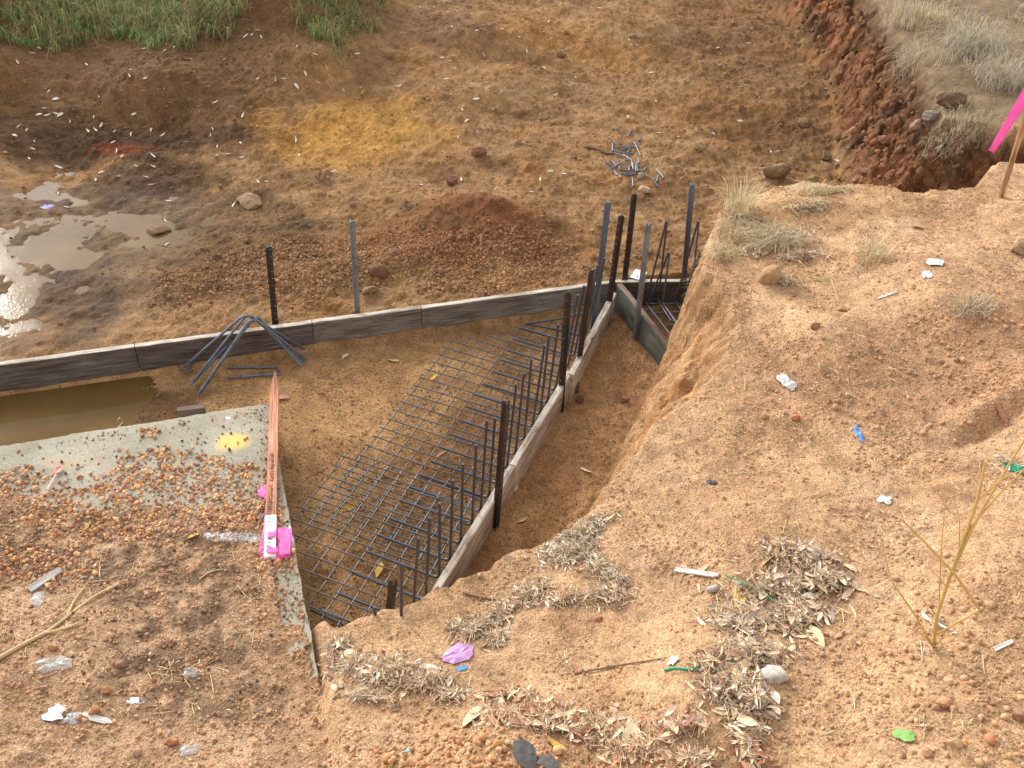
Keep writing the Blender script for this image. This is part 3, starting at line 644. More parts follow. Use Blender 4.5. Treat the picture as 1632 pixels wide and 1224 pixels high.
ts_ = [-1.4, onL(214), onL(498), onL(672), onL(978)]
labs = ['dark weathered plank leading out of the left edge of the photo', 'dark weathered plank with the bent steel bars leaning over it', 'grey weathered plank behind which the pale steel picket stands', 'long pale grey plank with knots running into the corner of the boards']
fm = [M_WOODD, M_WOODD, M_WOODG, M_WOODG]
for i in range(4):
    gap = .002; board(LB0+lbd*(ts_[i]+gap), LB0+lbd*(ts_[i+1]-gap), -.015, .24+(.003 if i == 2 else 0), tk, fm[i], M_EDGE, labs[i], 20+i)
c0 = LB0+lbd*ts_[4]; c1 = G(1120, 449, .24)[:2]; dd = (c1-c0)/np.hypot(*(c1-c0))
board(c0+dd*.004, c0+dd*1.5, -.015, .243, tk, M_WOODD, M_EDGE, 'dark plank at the back behind the leaning bars, ending at the earth bank', 25)
rb0, rbk, rb1 = G(690, 937, .24)[:2], G(904, 590, .24)[:2], G(971, 466, .24)[:2]
d1 = (rbk-rb0)/np.hypot(*(rbk-rb0)); d2 = (rb1-rbk)/np.hypot(*(rb1-rbk)); n1 = np.array([d1[1], -d1[0]]); n2 = np.array([d2[1], -d2[0]])
# 'a->b' reversed so that thickness runs to the outer side
mid = rb0+d1*1.05
board(mid-d1*.001, rb0-d1*.22, -.015, .24, tk, M_WOODP, M_WOODP, 'pale grey plank nearest the viewer on the right of the steel mesh', 31)
board(rbk, mid+d1*.002, -.015, .243, tk, M_WOODP, M_WOODP, 'pale plank halfway along the row right of the steel mesh', 32)
off = n2*.018
board(rb1+off, rbk+off-d2*.05, -.015, .252, tk, M_WOODP, M_WOODP, 'pale plank at the far corner end of the row, stepped out at its near end', 33)
dg0, dg1 = G(983, 452, .24)[:2], G(1061, 549, .24)[:2]; d3 = (dg1-dg0)/np.hypot(*(dg1-dg0))
board(dg0, dg0+d3*1.6, -.015, .24, .05, M_WOODN, M_EDGR, 'greenish grey plank with a red brown top edge crossing to the earth bank', 34)

# ------------------------------------------------------------ star pickets
def picket(base, top, mt, label, seed=0, w=.024, flag=True):
    """Y-section steel post: three flanges, one of them drilled"""
    base = np.array(base, float); top = np.array(top, float); L = np.linalg.norm(top-base); bm = bmesh.new(); t = .0035
    def bar(x0, x1, z0, z1, ang, tt=t):
        vs = [bm.verts.new(Matrix.Rotation(ang, 3, 'Z') @ Vector((x, y, z))) for z in (z0, z1) for x, y in ((x0, -tt/2), (x1, -tt/2), (x1, tt/2), (x0, tt/2))]
        for q in ((0, 1, 2, 3), (7, 6, 5, 4), (0, 4, 5, 1), (1, 5, 6, 2), (2, 6, 7, 3), (3, 7, 4, 0)): bm.faces.new([vs[k] for k in q])
    a0 = math.radians(-90+seed)
    for a in (a0+2.2, a0-2.2): bar(.001, w, -.25, L, a, t*1.3)
    z = -.25; hs_ = .06
    bar(.001, w*.42, -.25, L, a0); bar(w*.70, w*1.05, -.25, L, a0)
    while z < L-.001:
        z2 = min(z+hs_-.007, L); bar(w*.42, w*.70, z, z2, a0); z += hs_
    o = link('star_picket', bm_mesh('star_picket', bm, mt)); o.location = base; o.rotation_mode = 'QUATERNION'; o.rotation_quaternion = Vector(top-base).to_track_quat('Z', 'Y')
    tag(o, label, 'picket', 'star pickets holding the boards'); return o
def post(bx, by, bz, tx, ty):
    b = G(bx, by, bz); return b, GY(tx, ty, b[1])
PK = [(438, 517, .2, 427, 393, M_BLACK, 'thin black steel picket behind the long board, beside the bent bars', 10),
      (569, 500, .2, 560, 352, M_GALV, 'pale grey galvanised picket standing alone behind the long board', 70),
      (790, 842, 0, 807, 640, M_BLACK, 'black rusted picket against the nearest pale plank', 40),
      (893, 656, 0, 906, 465, M_BLACK, 'black picket with the double hooked top beside the step in the boards', 20),
      (917, 610, 0, 942, 430, M_BLACK, 'dark brown picket leaning right of the step in the boards', 60),
      (945, 522, 0, 968, 322, M_BLUEG, 'tall blue grey picket standing inside the far corner of the mesh', 50),
      (966, 520, 0, 991, 343, M_BLACK, 'dark brown picket outside the boards just before the corner', 15),
      (995, 449, .22, 1011, 309, M_BLACK, 'tallest black picket, behind the corner of the boards by the white card', 30),
      (1012, 541, 0, 1034, 357, M_GALV, 'dull grey picket against the greenish diagonal plank', 80),
      (1088, 452, .2, 1102, 294, M_BLUEG, 'wide blue grey picket at the back near the earth bank', 55),
      (618, 1008, 0, 627, 926, M_BLACK, 'short black picket stub at the near end of the mesh by the dirt bank', 45)]
for bx, by, bz, tx, ty, m, lb, sdg in PK:
    b, t = post(bx, by, bz, tx, ty); picket(b, t, m, lb, sdg, .0285 if m is M_BLUEG else .025)

# ------------------------------------------------------------ reinforcement mesh and starter bars
TH = math.radians(-18.8); UU = np.array([math.cos(TH), math.sin(TH)]); VV = np.array([math.sin(TH), -math.cos(TH)]); OO = np.array([-.4875, 5.317])
def board_line(p, inner=.05):
    """distance along +UU from p to the inner face of the right-hand boards"""
    best = 9
    for a, b, dn in ((rb0-d1*.6, rbk, n1), (rbk, rb1+d2*.3, n2)):
        s = ((a-n_in(dn)*0-p)@dn-inner)/(UU@dn); q = p+UU*s; tt = (q-a)@((b-a)/np.hypot(*(b-a)))
        if -.02 <= tt <= np.hypot(*(b-a))+.02: best = min(best, s)
    return best
def n_in(v): return v
def wire_sheet(label, o, th, z, ulines, vlines, us, vs, seed):
    u = np.array([math.cos(th), math.sin(th)]); v = np.array([math.sin(th), -math.cos(th)]); parts = []; r = np.random.default_rng(seed)
    wave = lambda q: z+.006*math.sin(q[0]*5+q[1]*3+seed)
    for a in ulines:
        lo, hi = vs(a); 
        if hi-lo < .05: continue
        pts = [(*(o+u*a+v*t+u*r.normal()*.0012), 0) for t in np.linspace(lo, hi, 14)]; pts = [(p[0], p[1], wave(p)) for p in pts]; parts.append(tube_np(pts, .0048, 6))
    for b in vlines:
        lo, hi = us(b, o, u, v)
        if hi-lo < .05: continue
        pts = [(*(o+v*b+u*t+v*r.normal()*.001), 0) for t in np.linspace(lo, hi, 8)]; pts = [(p[0], p[1], wave(p)+.0062) for p in pts]; parts.append(tube_np(pts, .0048, 6))
    V, F = merge(parts); V, c = localise(V); tag(link('reinforcing_mesh', np_mesh('reinforcing_mesh', V, F, M_MESHW), None, c), label, 'steel mesh', 'welded wire mesh sheets on the trench floor')
def us1(b, o, u, v):
    p = o+v*b; L = board_line(p, .02); L = min(L, 1.05) if L < 3 else .9
    lo = -.025 if b >= 0 else -b*1.0-.025
    return lo, L
def hi_u(a, o, u, v, start, end):
    # longitudinal wires stop at the right-hand boards
    ts = np.linspace(start, end, 200); ok = [t for t in ts if a+.02 < (board_line(o+v*t, .015) if board_line(o+v*t, .015) < 3 else 2)]
    return (min(ok), max(ok)) if ok else (0, 0)
def vs1(a): 
    lo, hi = hi_u(a, OO, UU, VV, -a*1.0-.025 if a < .65 else -.66, 2.0); return lo, hi
wire_sheet('long sheet of square welded mesh running to the far corner', OO, TH, .070, [i*.1 for i in range(11)], [i*.1 for i in range(-6, 21)], us1, vs1, 1)
TH2 = TH+math.radians(1.2); U2 = np.array([math.cos(TH2), math.sin(TH2)]); V2 = np.array([math.sin(TH2), -math.cos(TH2)]); O2 = G(571, 737, .075)[:2]
def us2(b, o, u, v):
    p = o+v*b; L = board_line(p, .02); sl = SLAB_A
    t = -( (p-sl)@(-SLAB_N)-.02)/(u@(-SLAB_N)); return max(-.12, t), min(L if L < 3 else .98, 1.0)
def vs2(a):
    lo, hi = hi_u(a, O2, U2, V2, -.03, 1.15)
    while hi > lo and slabdist(*(O2+U2*a+V2*hi)) < .02: hi -= .02
    return lo, hi
wire_sheet('nearer sheet of square welded mesh lapped over the first one', O2, TH2, .094, [-.1+i*.1 for i in range(11)], [i*.1+.005 for i in range(12)], us2, vs2, 4)
ST = [(513, 972), (535.5, 944), (558, 911), (583.5, 878), (602, 852), (621, 825.5), (637.5, 797), (654, 776), (669, 756), (686.5, 734.5), (700, 712), (715, 691), (731, 669), (744, 648), (756, 628), (770, 611.5), (785.5, 592), (797, 573), (808, 558), (818, 540), (828.5, 522), (837, 516)]
TP = [(641, 897), (667, 856), (685, 825), (701, 801), (722, 765), (738, 739), (759, 708), (776, 670), (789, 665), (808, 638), (823, 611), (835, 594), (847, 572), (868, 550), (875, 534), (890, 516), (910, 485), (921, 470), (931, 455), (945, 430), (953, 423), (964, 411)]
def steel(name, pts, r, label, cat, group, parts_extra=None, fil=.045, ns=8):
    V, F = tube_np(fillet(pts, fil), r, ns); V, c = localise(V)
    o = link(name, np_mesh(name, V, F, M_REBAR2 if name in ('bent_bar', 'cross_bar', 'cage_bar') and 'leaning' not in label else M_REBAR), None, c); tag(o, label, cat, group); return o
ordn = ['first', 'second', 'third', 'fourth', 'fifth', 'sixth', 'seventh', 'eighth', 'ninth', 'tenth', 'eleventh', 'twelfth']
for i, (s, t) in enumerate(zip(ST, TP)):
    a = G(s[0], s[1], .095); Lm = board_line(a[:2], .035); Lm = Lm if Lm < 1 else .47; best = None
    L = Lm-.012; e = a[:2]+UU*L
    if i == 21: e = e+np.array([.02, .05])
    top = GY(t[0], t[1], e[1]-.0); top[0] = e[0]+np.clip(top[0]-e[0], -.07, .07)
    top = np.array([top[0], e[1]+random.uniform(-.004, .004), top[2]])
    lb = (ordn[i]+' bent starter bar along the pale boards, counted from the near end') if i < 11 else (ordn[21-i]+' bent starter bar along the pale boards, counted from the far corner')
    steel('starter_bar', [a, (*(e-UU*.2), .092), (*e, .092), top], .0085, lb, 'steel bar', 'bent starter bars standing along the boards')
q = G(597, 967, .37); steel('starter_bar', [(q[0]-.38, q[1]+.15, .09), (q[0], q[1], .092), q], .0085, 'lowest bent starter bar, only its tip showing above the dirt bank', 'steel bar', 'bent starter bars standing along the boards')
# one loose bar pointing back up beside the far ones
steel('starter_bar', [G(838, 516, .11), G(880, 510, .11), G(935, 499, .14)], .0085, 'straight bar fanning away from the row towards the long board', 'steel bar', 'bent starter bars standing along the boards')
lp = [rb0-d1*.25-n1*.028, rb0+d1*1.0-n1*.026, rbk-n1*.024]; steel('edge_bar', [(*p, .112) for p in lp], .008, 'long straight bar tied at the foot of the pale boards', 'steel bar', 'bars tied along the boards', fil=.3)

# bars in the box beyond the diagonal plank
def P(px, py, z): return G(px, py, z)
for i, (a, b) in enumerate([((1033, 484), (1100, 484)), ((1042, 499), (1094, 497)), ((1058, 519), (1090, 516)), ((1022, 494), (1038, 494))]):
    d = P(*b, .09)-P(*a, .09); steel('cross_bar', [P(*a, .09), P(*b, .09)+d*.5], .0085, ['cross bar at the back of the small cage beyond the diagonal plank', 'middle cross bar of the small cage beyond the diagonal plank', 'front cross bar of the small cage beyond the diagonal plank', 'short cross bar stub at the left of the small cage'][i], 'steel bar', 'cross bars of the small cage')
UPR = [((1062, 352), (1029, 482), (1072, 537), 'tall bar leaning right at the left of the small cage'),
       ((1063, 353), (1049, 479), (1064, 503), 'tall nearly upright bar behind the leaning one at the left of the small cage'),
       ((1113, 352), (1076, 481), (1092, 502), 'tall bar leaning right at the right of the small cage'),
       ((1114, 353), (1101, 474), (1112, 492), 'tall nearly upright bar at the right of the small cage'),
       ((1066, 402), (1032, 487), (1074, 541), 'short bar leaning right at the left of the small cage'),
       ((1067, 403), (1056, 483), (1084, 522), 'short nearly upright bar in the middle of the small cage'),
       ((1116, 402), (1084, 485), (1098, 507), 'short bar leaning right at the right of the small cage'),
       ((1117, 403), (1110, 470), (1118, 486), 'short upright bar against the earth bank')]
for i, (t, b, e, lb) in enumerate(UPR):
    zb = .105; bb = P(*b, zb); ee = P(*e, zb); top = GY(t[0], t[1], bb[1]+.02*(i % 2)); d = (ee-bb); steel('cage_bar', [ee+d*.35, bb, top], .0082, lb, 'steel bar', 'bent bars of the small cage', fil=.03)
    if i in (0, 4, 5, 2): 
        s = np.array([.022, .012, 0]); 
# heap of bent bars over the long board
zt = .02
HB = [((400, 503), (300, 610), (490, 575)), ((404, 505), (320, 626), (480, 582)), ((391, 504), (287, 590), (485, 556)), ((405, 508), (304, 613), (486, 576)), ((396, 503), (305, 611), (480, 579)), ((348, 510), (297, 596), (452, 543)), ((402, 510), (318, 625), (488, 573))]
HL = ['bent bar with the lowest near foot in the heap over the dark plank', 'bent bar whose near foot is second lowest in the heap', 'bent bar with the far left foot in the heap over the dark plank', 'bent bar in the middle of the heap over the dark plank', 'bent bar lying under the others in the heap', 'bent bar with its bend furthest left in the heap', 'bent bar with its bend lying on top of the heap']
HB[0] = ((408, 506), (316, 628), (479, 584))
for i, (ap, e1, e2) in enumerate(HB):
    A = G(*e1, zt); B = G(*e2, zt); best = None
    for Y in np.linspace(min(A[1], B[1])-.4, max(A[1], B[1])+.35, 160):
        q = GY(*ap, Y); 
        if q[2] < .06: continue
        va, vb = A-q, B-q; c = abs(va@vb/np.linalg.norm(va)/np.linalg.norm(vb)-.1); 
        if best is None or c < best[0]: best = (c, q)
    q = best[1]; q = q+(q-(A+B)/2)*.06
    steel('bent_bar', [A, q, B], .0095, HL[i], 'steel bar', 'heap of bent bars over the dark plank', fil=.07)
q = [G(360, 589, .012), G(436, 586, .012), G(442, 598, .012), G(361, 602, .012)]
steel('bent_bar', [G(362, 586, .012), G(441, 585, .012), G(443, 592, .012)], .008, 'bar lying flat on the soil with a short hook by the stake tip', 'steel bar', 'bars on the soil by the stake tip', fil=.03)
steel('bent_bar', [G(361, 602, .012), G(445, 596, .012)], .008, 'straight bar lying flat on the soil nearer the slab', 'steel bar', 'bars on the soil by the stake tip', fil=.03)

# ------------------------------------------------------------ off-cuts of bar scattered behind
OC = [((438, 255), (575, 355)), ((470, 310), (470, 435)), ((568, 380), (720, 368)), ((600, 432), (755, 375)), ((760, 368), (890, 352)), ((820, 290), (925, 510)), ((890, 270), (935, 205)), ((475, 435), (680, 495)), ((710, 470), (742, 400)), ((690, 510), (795, 460)),
      ((490, 470), (640, 540)), ((640, 505), (780, 600)), ((570, 595), (720, 575)), ((345, 610), (500, 690)), ((460, 600), (530, 680)), ((415, 750), (625, 630)), ((480, 735), (545, 820)), ((535, 800), (610, 875)), ((580, 690), (580, 740)), ((580, 745), (730, 770)),
      ((615, 805), (780, 780)), ((725, 825), (870, 795)), ((740, 690), (735, 765)), ((795, 640), (800, 745)), ((822, 650), (815, 750)), ((860, 630), (875, 770)), ((845, 650), (845, 775)), ((875, 560), (895, 645)), ((890, 745), (990, 775)), ((975, 755), (1025, 690)),
      ((1000, 830), (1060, 865)), ((1180, 745), (1295, 880)), ((1210, 820), (1190, 925)), ((1110, 870), (1210, 1020)), ((790, 870), (805, 1015)), ((530, 90), (575, 45)), ((725, 170), (765, 100)), ((740, 830), (620, 800)), ((780, 600), (790, 700))]
sc = 10.2
for i, (a, b) in enumerate(OC):
    A = T(930+a[0]/sc, 200+a[1]/sc); B = T(930+b[0]/sc, 200+b[1]/sc); A[2] += .010+.004*(i % 4); B[2] += .010+.004*(i % 4)
    V, F = tube_np([A, (A+B)/2, B], .0085, 8); V, c = localise(V)
    if i < 31: lb = 'short cut piece of blue grey steel bar in the jumbled pile behind the boards'; g = 'cut bar pieces jumbled in the pile'
    elif i < 34: lb = 'short cut bar piece lying to the right of the jumbled pile'; g = 'cut bar pieces right of the pile'
    elif i == 34: lb = 'short cut bar piece lying alone below the jumbled pile'; g = None
    elif i < 37: lb = 'short cut bar piece lying just above the jumbled pile'; g = 'cut bar pieces above the pile'
    else: lb = 'short cut piece of blue grey steel bar in the jumbled pile behind the boards'; g = 'cut bar pieces jumbled in the pile'
    tag(link('bar_offcut', np_mesh('bar_offcut', V, F, M_REBAR2), None, c), lb, 'steel offcut', g)

# ------------------------------------------------------------ survey stake on the slab
def frame_obj(o, origin, xdir, up=(0, 0, 1)):
    x = Vector(xdir).normalized(); z = Vector(up); y = z.cross(x).normalized(); z = x.cross(y)
    m = Matrix((x, y, z)).transposed().to_4x4(); m.translation = Vector(origin); o.matrix_world = m
sA = G(430, 888, .285); sB = G(438.5, 591, .30); sL = float(np.linalg.norm(sB-sA)); w = .030
root = empty('survey_stake'); frame_obj(root, sA, sB-sA); tag(root, 'pink stained timber stake with pointed tip and pink tape lying on the slab', 'stake')
def prism(outline, z0, z1, mt, name, parent, bev=.002):
    bm = bmesh.new(); t = [bm.verts.new((x, y, z1)) for x, y in outline]; b = [bm.verts.new((x, y, z0)) for x, y in outline]
    bm.faces.new(t); bm.faces.new(b[::-1]); n = len(outline)
    for i in range(n): bm.faces.new((t[i], b[i], b[(i+1) % n], t[(i+1) % n]))
    bmesh.ops.recalc_face_normals(bm, faces=bm.faces)
    if bev: bmesh.ops.bevel(bm, geom=bm.edges[:], offset=bev, segments=1, affect='EDGES')
    return link(name, bm_mesh(name, bm, mt), parent)
wh = .30*1.0
prism([(wh, -w), (sL*.5, -w*.98), (sL-.19, -w*.93), (sL-.05, -w*.3), (sL, 0), (sL-.05, w*.3), (sL-.19, w*.93), (sL*.5, w*.98), (wh, w)], -.028, .008, M_STAKE, 'stake_body', root)
prism([(0, -w*1.02), (wh-.001, -w*1.02), (wh-.001, w*1.02), (0, w*1.02)], -.0285, .0085, M_WHITE, 'painted_end', root)
def writing(txt, x, size, parent, spacing=1.0, thick=.0004, rot=0, y=0, mt=None, name='writing', zz=.0092):
    cu = bpy.data.curves.new('t', 'FONT'); cu.body = txt; cu.size = size; cu.align_y = 'CENTER'; cu.extrude = thick; cu.shear = .25; cu.space_character = spacing; cu.resolution_u = 3
    o = bpy.data.objects.new('t', cu); COL.objects.link(o); bpy.context.view_layer.update()
    me = bpy.data.meshes.new_from_object(o.evaluated_get(bpy.context.evaluated_depsgraph_get())); bpy.data.objects.remove(o)
    me.name = name; me.materials.clear(); me.materials.append(mt or M_INK)
    q = link(name, me, parent); q.location = (x, y, zz); q.rotation_euler = (0, 0, rot); return q
writing('P1 of Corner1   Kerb\'s Bay of 1f0', wh+.03, .034, root, 1.0)
writing('W 1 0 M', .04, .03, root, 1.15, zz=.0097)
writing('7 2', .235, .03, root, 1.15, zz=.0097)
def ribbon(name, pts, width, wdir, mt, parent=None, crumple=.0, thick=.0012, seed=0, nw=3):
    """a strip of tape or film with real thickness"""
    r = np.random.default_rng(seed); pts = np.array(pts, float); n = len(pts); V = []
    wd = np.array(wdir, float) if np.ndim(wdir) == 2 else np.tile(np.array(wdir, float), (n, 1)); wd /= np.linalg.norm(wd, axis=1, keepdims=True)
    wid = width if hasattr(width, '__len__') else [width]*n
    for i in range(n):
        for k in range(nw): V.append(pts[i]+wd[i]*(k/(nw-1)-.5)*wid[i]+r.normal(size=3)*crumple)
    V = np.array(V); m = len(V); F = [[i*nw+k, i*nw+k+1, (i+1)*nw+k+1, (i+1)*nw+k] for i in range(n-1) for k in range(nw-1)]
    bm = bmesh.new(); vs = [bm.verts.new(v) for v in V]; [bm.faces.new([vs[q] for q in f]) for f in F]
    me = bm_mesh(name, bm, mt, True); o = link(name, me, parent); s = o.modifiers.new('s', 'SOLIDIFY'); s.thickness = thick
    dg = bpy.context.evaluated_depsgraph_get(); me2 = bpy.data.meshes.new_from_object(o.evaluated_get(dg)); o.modifiers.clear(); o.data = me2; return o
inv = np.array(root.matrix_world.inverted())
toL = lambda p: (inv @ np.array([*p, 1]))[:3]
def tp(px, py, z): return toL(G(px, py, z))
def patch(name, quad_px, z, mt, parent, loc, n=9, amp=.006, seed=0, lift=None):
    """crumpled film given by its four corners on the ground plane"""
    r = np.random.default_rng(seed); q = [np.array(loc(px, py, z)) for px, py in quad_px]; V = []
    for i in range(n):
        for j in range(n):
            u, v = i/(n-1), j/(n-1); p = (q[0]*(1-u)+q[1]*u)*(1-v)+(q[3]*(1-u)+q[2]*u)*v
            e = amp*(math.sin(u*9+seed)*math.cos(v*7+seed*2)*.6+r.normal()*.35); ed = 1.6 if (i in (0, n-1) or j in (0, n-1)) else .5; V.append(p+np.array([r.normal()*amp*ed, r.normal()*amp*ed*.8, e+(lift(u, v) if lift else 0)]))
    bm = bmesh.new(); vs = [bm.verts.new(v) for v in V]
    for i in range(n-1):
        for j in range(n-1): bm.faces.new((vs[i*n+j], vs[i*n+j+1], vs[(i+1)*n+j+1], vs[(i+1)*n+j]))
    o = link(name, bm_mesh(name, bm, mt, True), parent); s = o.modifiers.new('s', 'SOLIDIFY'); s.thickness = .0012
    dg = bpy.context.evaluated_depsgraph_get(); me2 = bpy.data.meshes.new_from_object(o.evaluated_get(dg)); o.modifiers.clear(); o.data = me2; return o
for k, (qd, zz_) in enumerate([([(425, 795), (424, 822), (424, 893), (412, 886)], .278), ([(424, 868), (424, 892), (462, 888), (458, 868)], .274), ([(440, 842), (446, 888), (463, 884), (466, 842)], .281), ([(412, 776), (412, 790), (427, 796), (427, 772)], .272)]):
    patch('marking_tape', qd, zz_-.004 if zz_ < .29 else zz_, M_PINK, root, tp, 9, .003, k)
patch('marking_tape', [(426, 848), (426, 858), (441, 854), (441, 846)], .304, M_PINK, root, tp, 6, .001, 9)
patch('marking_tape', [(425, 869), (426, 882), (442, 880), (442, 874)], .304, M_PINK, root, tp, 6, .003, 12)

# standing stake at the right edge
b = T(1597, 313); b[2] -= .04; t = GY(1655, 118, b[1]-.02)
root2 = empty('flagged_stake'); frame_obj(root2, b, t-b, (0.25, -1, .2)); L2 = float(np.linalg.norm(t-b)); tag(root2, 'orange brown stake with a pink tape streamer standing at the right edge', 'stake')
prism([(-.15, -.019), (L2, -.021), (L2, .021), (-.15, .019)], -.010, .010, M_STAKE2, 'stake_body', root2)
inv2 = np.array(root2.matrix_world.inverted()); toL2 = lambda p: (inv2 @ np.array([*p, 1]))[:3]
Yb = b[1]-.06
rp = [GY(1652, 128, Yb), GY(1640, 146, Yb-.01), GY(1624, 170, Yb-.02), GY(1608, 196, Yb-.03), GY(1592, 222, Yb-.04), GY(1580, 242, Yb-.05)]
wdv = GY(1640, 185, Yb)-GY(1618, 172, Yb)
ribbon('marking_tape', [toL2(p) for p in rp], [.09, .10, .085, .07, .062, .055], [toL2(p+wdv)-toL2(p) for p in rp], M_PINK, root2, .001)

# ------------------------------------------------------------ white card by the corner
c = [G(1003, 442, .25), G(1013, 429, .27), G(1031, 434, .27), G(1025, 448, .25)]
root3 = empty('white_card', c[0]); tag(root3, 'white card with one dark dot lying behind the corner of the boards', 'card')
def plate(name, pts, th_, mt, parent):
    bm = bmesh.new(); t_ = [bm.verts.new(Vector(p)+Vector((0, 0, th_))) for p in pts]; b_ = [bm.verts.new(p) for p in pts]; bm.faces.new(t_); bm.faces.new(b_[::-1]); n = len(pts)
    for i in range(n): bm.faces.new((t_[i], b_[i], b_[(i+1) % n], t_[(i+1) % n]))
    return link(name, bm_mesh(name, bm, mt), parent)
plate('card_sheet', [q_-c[0] for q_ in c], .003, M_WHITE, root3)
cc = G(1016, 440, .268)-c[0]; bm = bmesh.new(); bmesh.ops.create_cone(bm, cap_ends=True, segments=12, radius1=.008, radius2=.008, depth=.003, matrix=Matrix.Translation(Vector(cc)+Vector((0, 0, .0)))); link('dark_dot', bm_mesh('dark_dot', bm, M_INK), root3)

# ------------------------------------------------------------ single stones and clods
def perpx(px, py):       # metres covered by one picture pixel at that spot
    return np.linalg.norm(T(px, py)-CAM)/FOC
def rock(px, py, wpx, col, label, seed, flat=.65, ang=0, name='rock', cat='rock', sink=.3, group=None):
    p = T(px, py); r_ = wpx*perpx(px, py)/2; v, f = lump(3, .22, seed, 9 if name == 'rock' else 4)
    v = v*np.array([1, .75, flat])*r_; n_ = np.random.default_rng(seed)
    v = v*(1+.05*np.sin(v@n_.normal(size=3)*40/r_*.2)[:, None]+.03*n_.normal(size=(len(v), 1)))
    c_, s_ = math.cos(ang), math.sin(ang); v = v @ np.array([[c_, s_, 0], [-s_, c_, 0], [0, 0, 1]])
    v[:, 2] += r_*flat*(1-2*sink); g_c = np.array(col); g_c = g_c*.8+g_c.mean()*.2; cc = np.tile(g_c*ALB, (len(v), 1))
    tag(link(name, np_mesh(name, v, f, M_STONE, cc, wpx < 22 or name != 'rock' or px == 1224), None, p), label, cat, group)
RK = [(396, 325, 44, lin(176, 140, 98), 'tan flat stone where the mud meets the dry soil', .5, .1),
      (250, 370, 34, lin(150, 112, 74), 'brown flat stone beside the shallow muddy water', .4, .2),
      (1240, 280, 46, lin(150, 116, 72), 'blocky brown rock lying by the dry grass near the gully', .8, .4),
      (1224, 447, 46, lin(190, 142, 88), 'large rounded tan rock sitting at the edge of the bank', .95, .3),
      (894, 90, 18, lin(150, 110, 68), 'small squarish brown rock high on the far floor', .8, 0),
      (1010, 60, 16, lin(160, 120, 84), 'small tan rock above the dozer marks near the top', .6, 0),
      (884, 197, 17, lin(170, 132, 84), 'small round tan rock left of the cut steel pieces', .8, 0),
      (764, 247, 27, lin(140, 84, 54), 'red brown rock on the middle of the far floor', .7, .5),
      (720, 294, 22, lin(134, 80, 52), 'red rock at the top of the red soil mound', .7, .2),
      (1026, 306, 24, lin(188, 152, 112), 'pale angular rock just below the cut steel pieces', .6, -.3),
      (1021, 284, 17, lin(172, 138, 104), 'small pale rock touching the cut steel pieces', .7, .6),
      (606, 438, 42, lin(132, 86, 56), 'reddish brown clod near the foot of the pale picket', .6, .1),
      (584, 466, 24, lin(158, 118, 78), 'tan clod beside the base of the pale picket', .6, .4),
      (703, 435, 16, lin(150, 116, 80), 'small tan stone behind the middle of the long board', .8, 0),
      (628, 407, 20, lin(136, 84, 54), 'red brown stone in the gravel hump', .7, 0),
      (912, 622, 28, lin(112, 76, 50), 'dark brown clod beside the leaning dark picket', .8, .2),
      (924, 640, 20, lin(126, 84, 54), 'smaller dark clod in the narrow trench by the pickets', .7, .8),
      (995, 640, 18, lin(150, 110, 70), 'brown clod at the foot of the sandy bank', .7, .3),
      (1300, 522, 17, lin(158, 110, 66), 'small brown stone standing alone on the bank', .8, .3),
      (1340, 494, 20, lin(186, 136, 80), 'low orange stone on the bank right of the large rock', .4, .1),
      (1624, 402, 36, lin(168, 130, 84), 'tan rock cut by the right edge of the photo', .8, .2),
      (1459, 206, 20, lin(164, 124, 96), 'round tan rock on the crest of the cut wall', .9, .2),
      (1482, 192, 28, lin(140, 122, 100), 'grey rock on the crest of the cut wall', .6, .3),
      (1514, 166, 48, lin(118, 82, 56), 'dark brown rock below the hanging dry grass', .6, 0),
      (1456, 140, 20, lin(150, 100, 74), 'pinkish rock set in the cut wall', .7, .3),
      (1360, 210, 15, lin(190, 136, 84), 'small orange stone set in the cut wall', .7, .2),
      (1410, 228, 26, lin(166, 110, 74), 'reddish stone low in the cut wall', .6, .2),
      (1284, 202, 24, lin(148, 110, 66), 'brown stone at the foot of the cut wall', .7, .3),
      (1318, 252, 22, lin(140, 108, 72), 'stone in the corner where the wall meets the floor', .6, .3),
      (1297, 287, 18, lin(158, 122, 70), 'yellowish stone just behind the bank edge', .7, .1),
      (85, 1035, 15, lin(200, 136, 76), 'orange stone between the forked twig and the clear plastic', .8, .2),
      (192, 1062, 20, lin(160, 118, 84), 'brown lump on the left foreground dirt', .7, .2),
      (152, 1133, 17, lin(200, 132, 74), 'round orange stone above the white plastic scraps', .8, .2),
      (275, 1184, 18, lin(206, 134, 72), 'orange stone near the bottom edge on the left', .9, .2),
      (220, 1200, 18, lin(196, 146, 112), 'tan stone at the bottom edge on the left', .8, .2),
      (170, 1100, 15, lin(206, 140, 84), 'small orange stone on the left foreground dirt', .8, .2),
      (1505, 1123, 24, lin(214, 146, 86), 'large rounded orange stone right of the bare sand', .8, .2),
      (1522, 1186, 22, lin(216, 168, 112), 'pale yellow stone near the bottom right', .8, .2),
      (1476, 1200, 18, lin(190, 130, 92), 'brown rounded stone left of the pale yellow stone', .8, .2),
      (1625, 1145, 26, lin(170, 116, 84), 'brown rounded stone at the right edge near the bottom', .8, .2),
      (1218, 665, 15, lin(206, 150, 92), 'small tan stone above the pale straw on the bank', .8, .2),
      (1268, 669, 15, lin(206, 124, 66), 'small orange stone on the middle of the bank', .8, .2),
      (954, 985, 13, lin(200, 122, 78), 'orange pebble alone on the bare sand below the grey litter', .8, .2)]
for i, (px, py, w_, c_, lb, fl, an) in enumerate(RK): rock(px, py, w_, c_, lb, 500+i, fl, an)
rock(1135, 941, 21, lin(188, 170, 150), 'round pale snail shell beside the big heap of leaves', 610, .8, 0, 'snail_shell', 'shell')
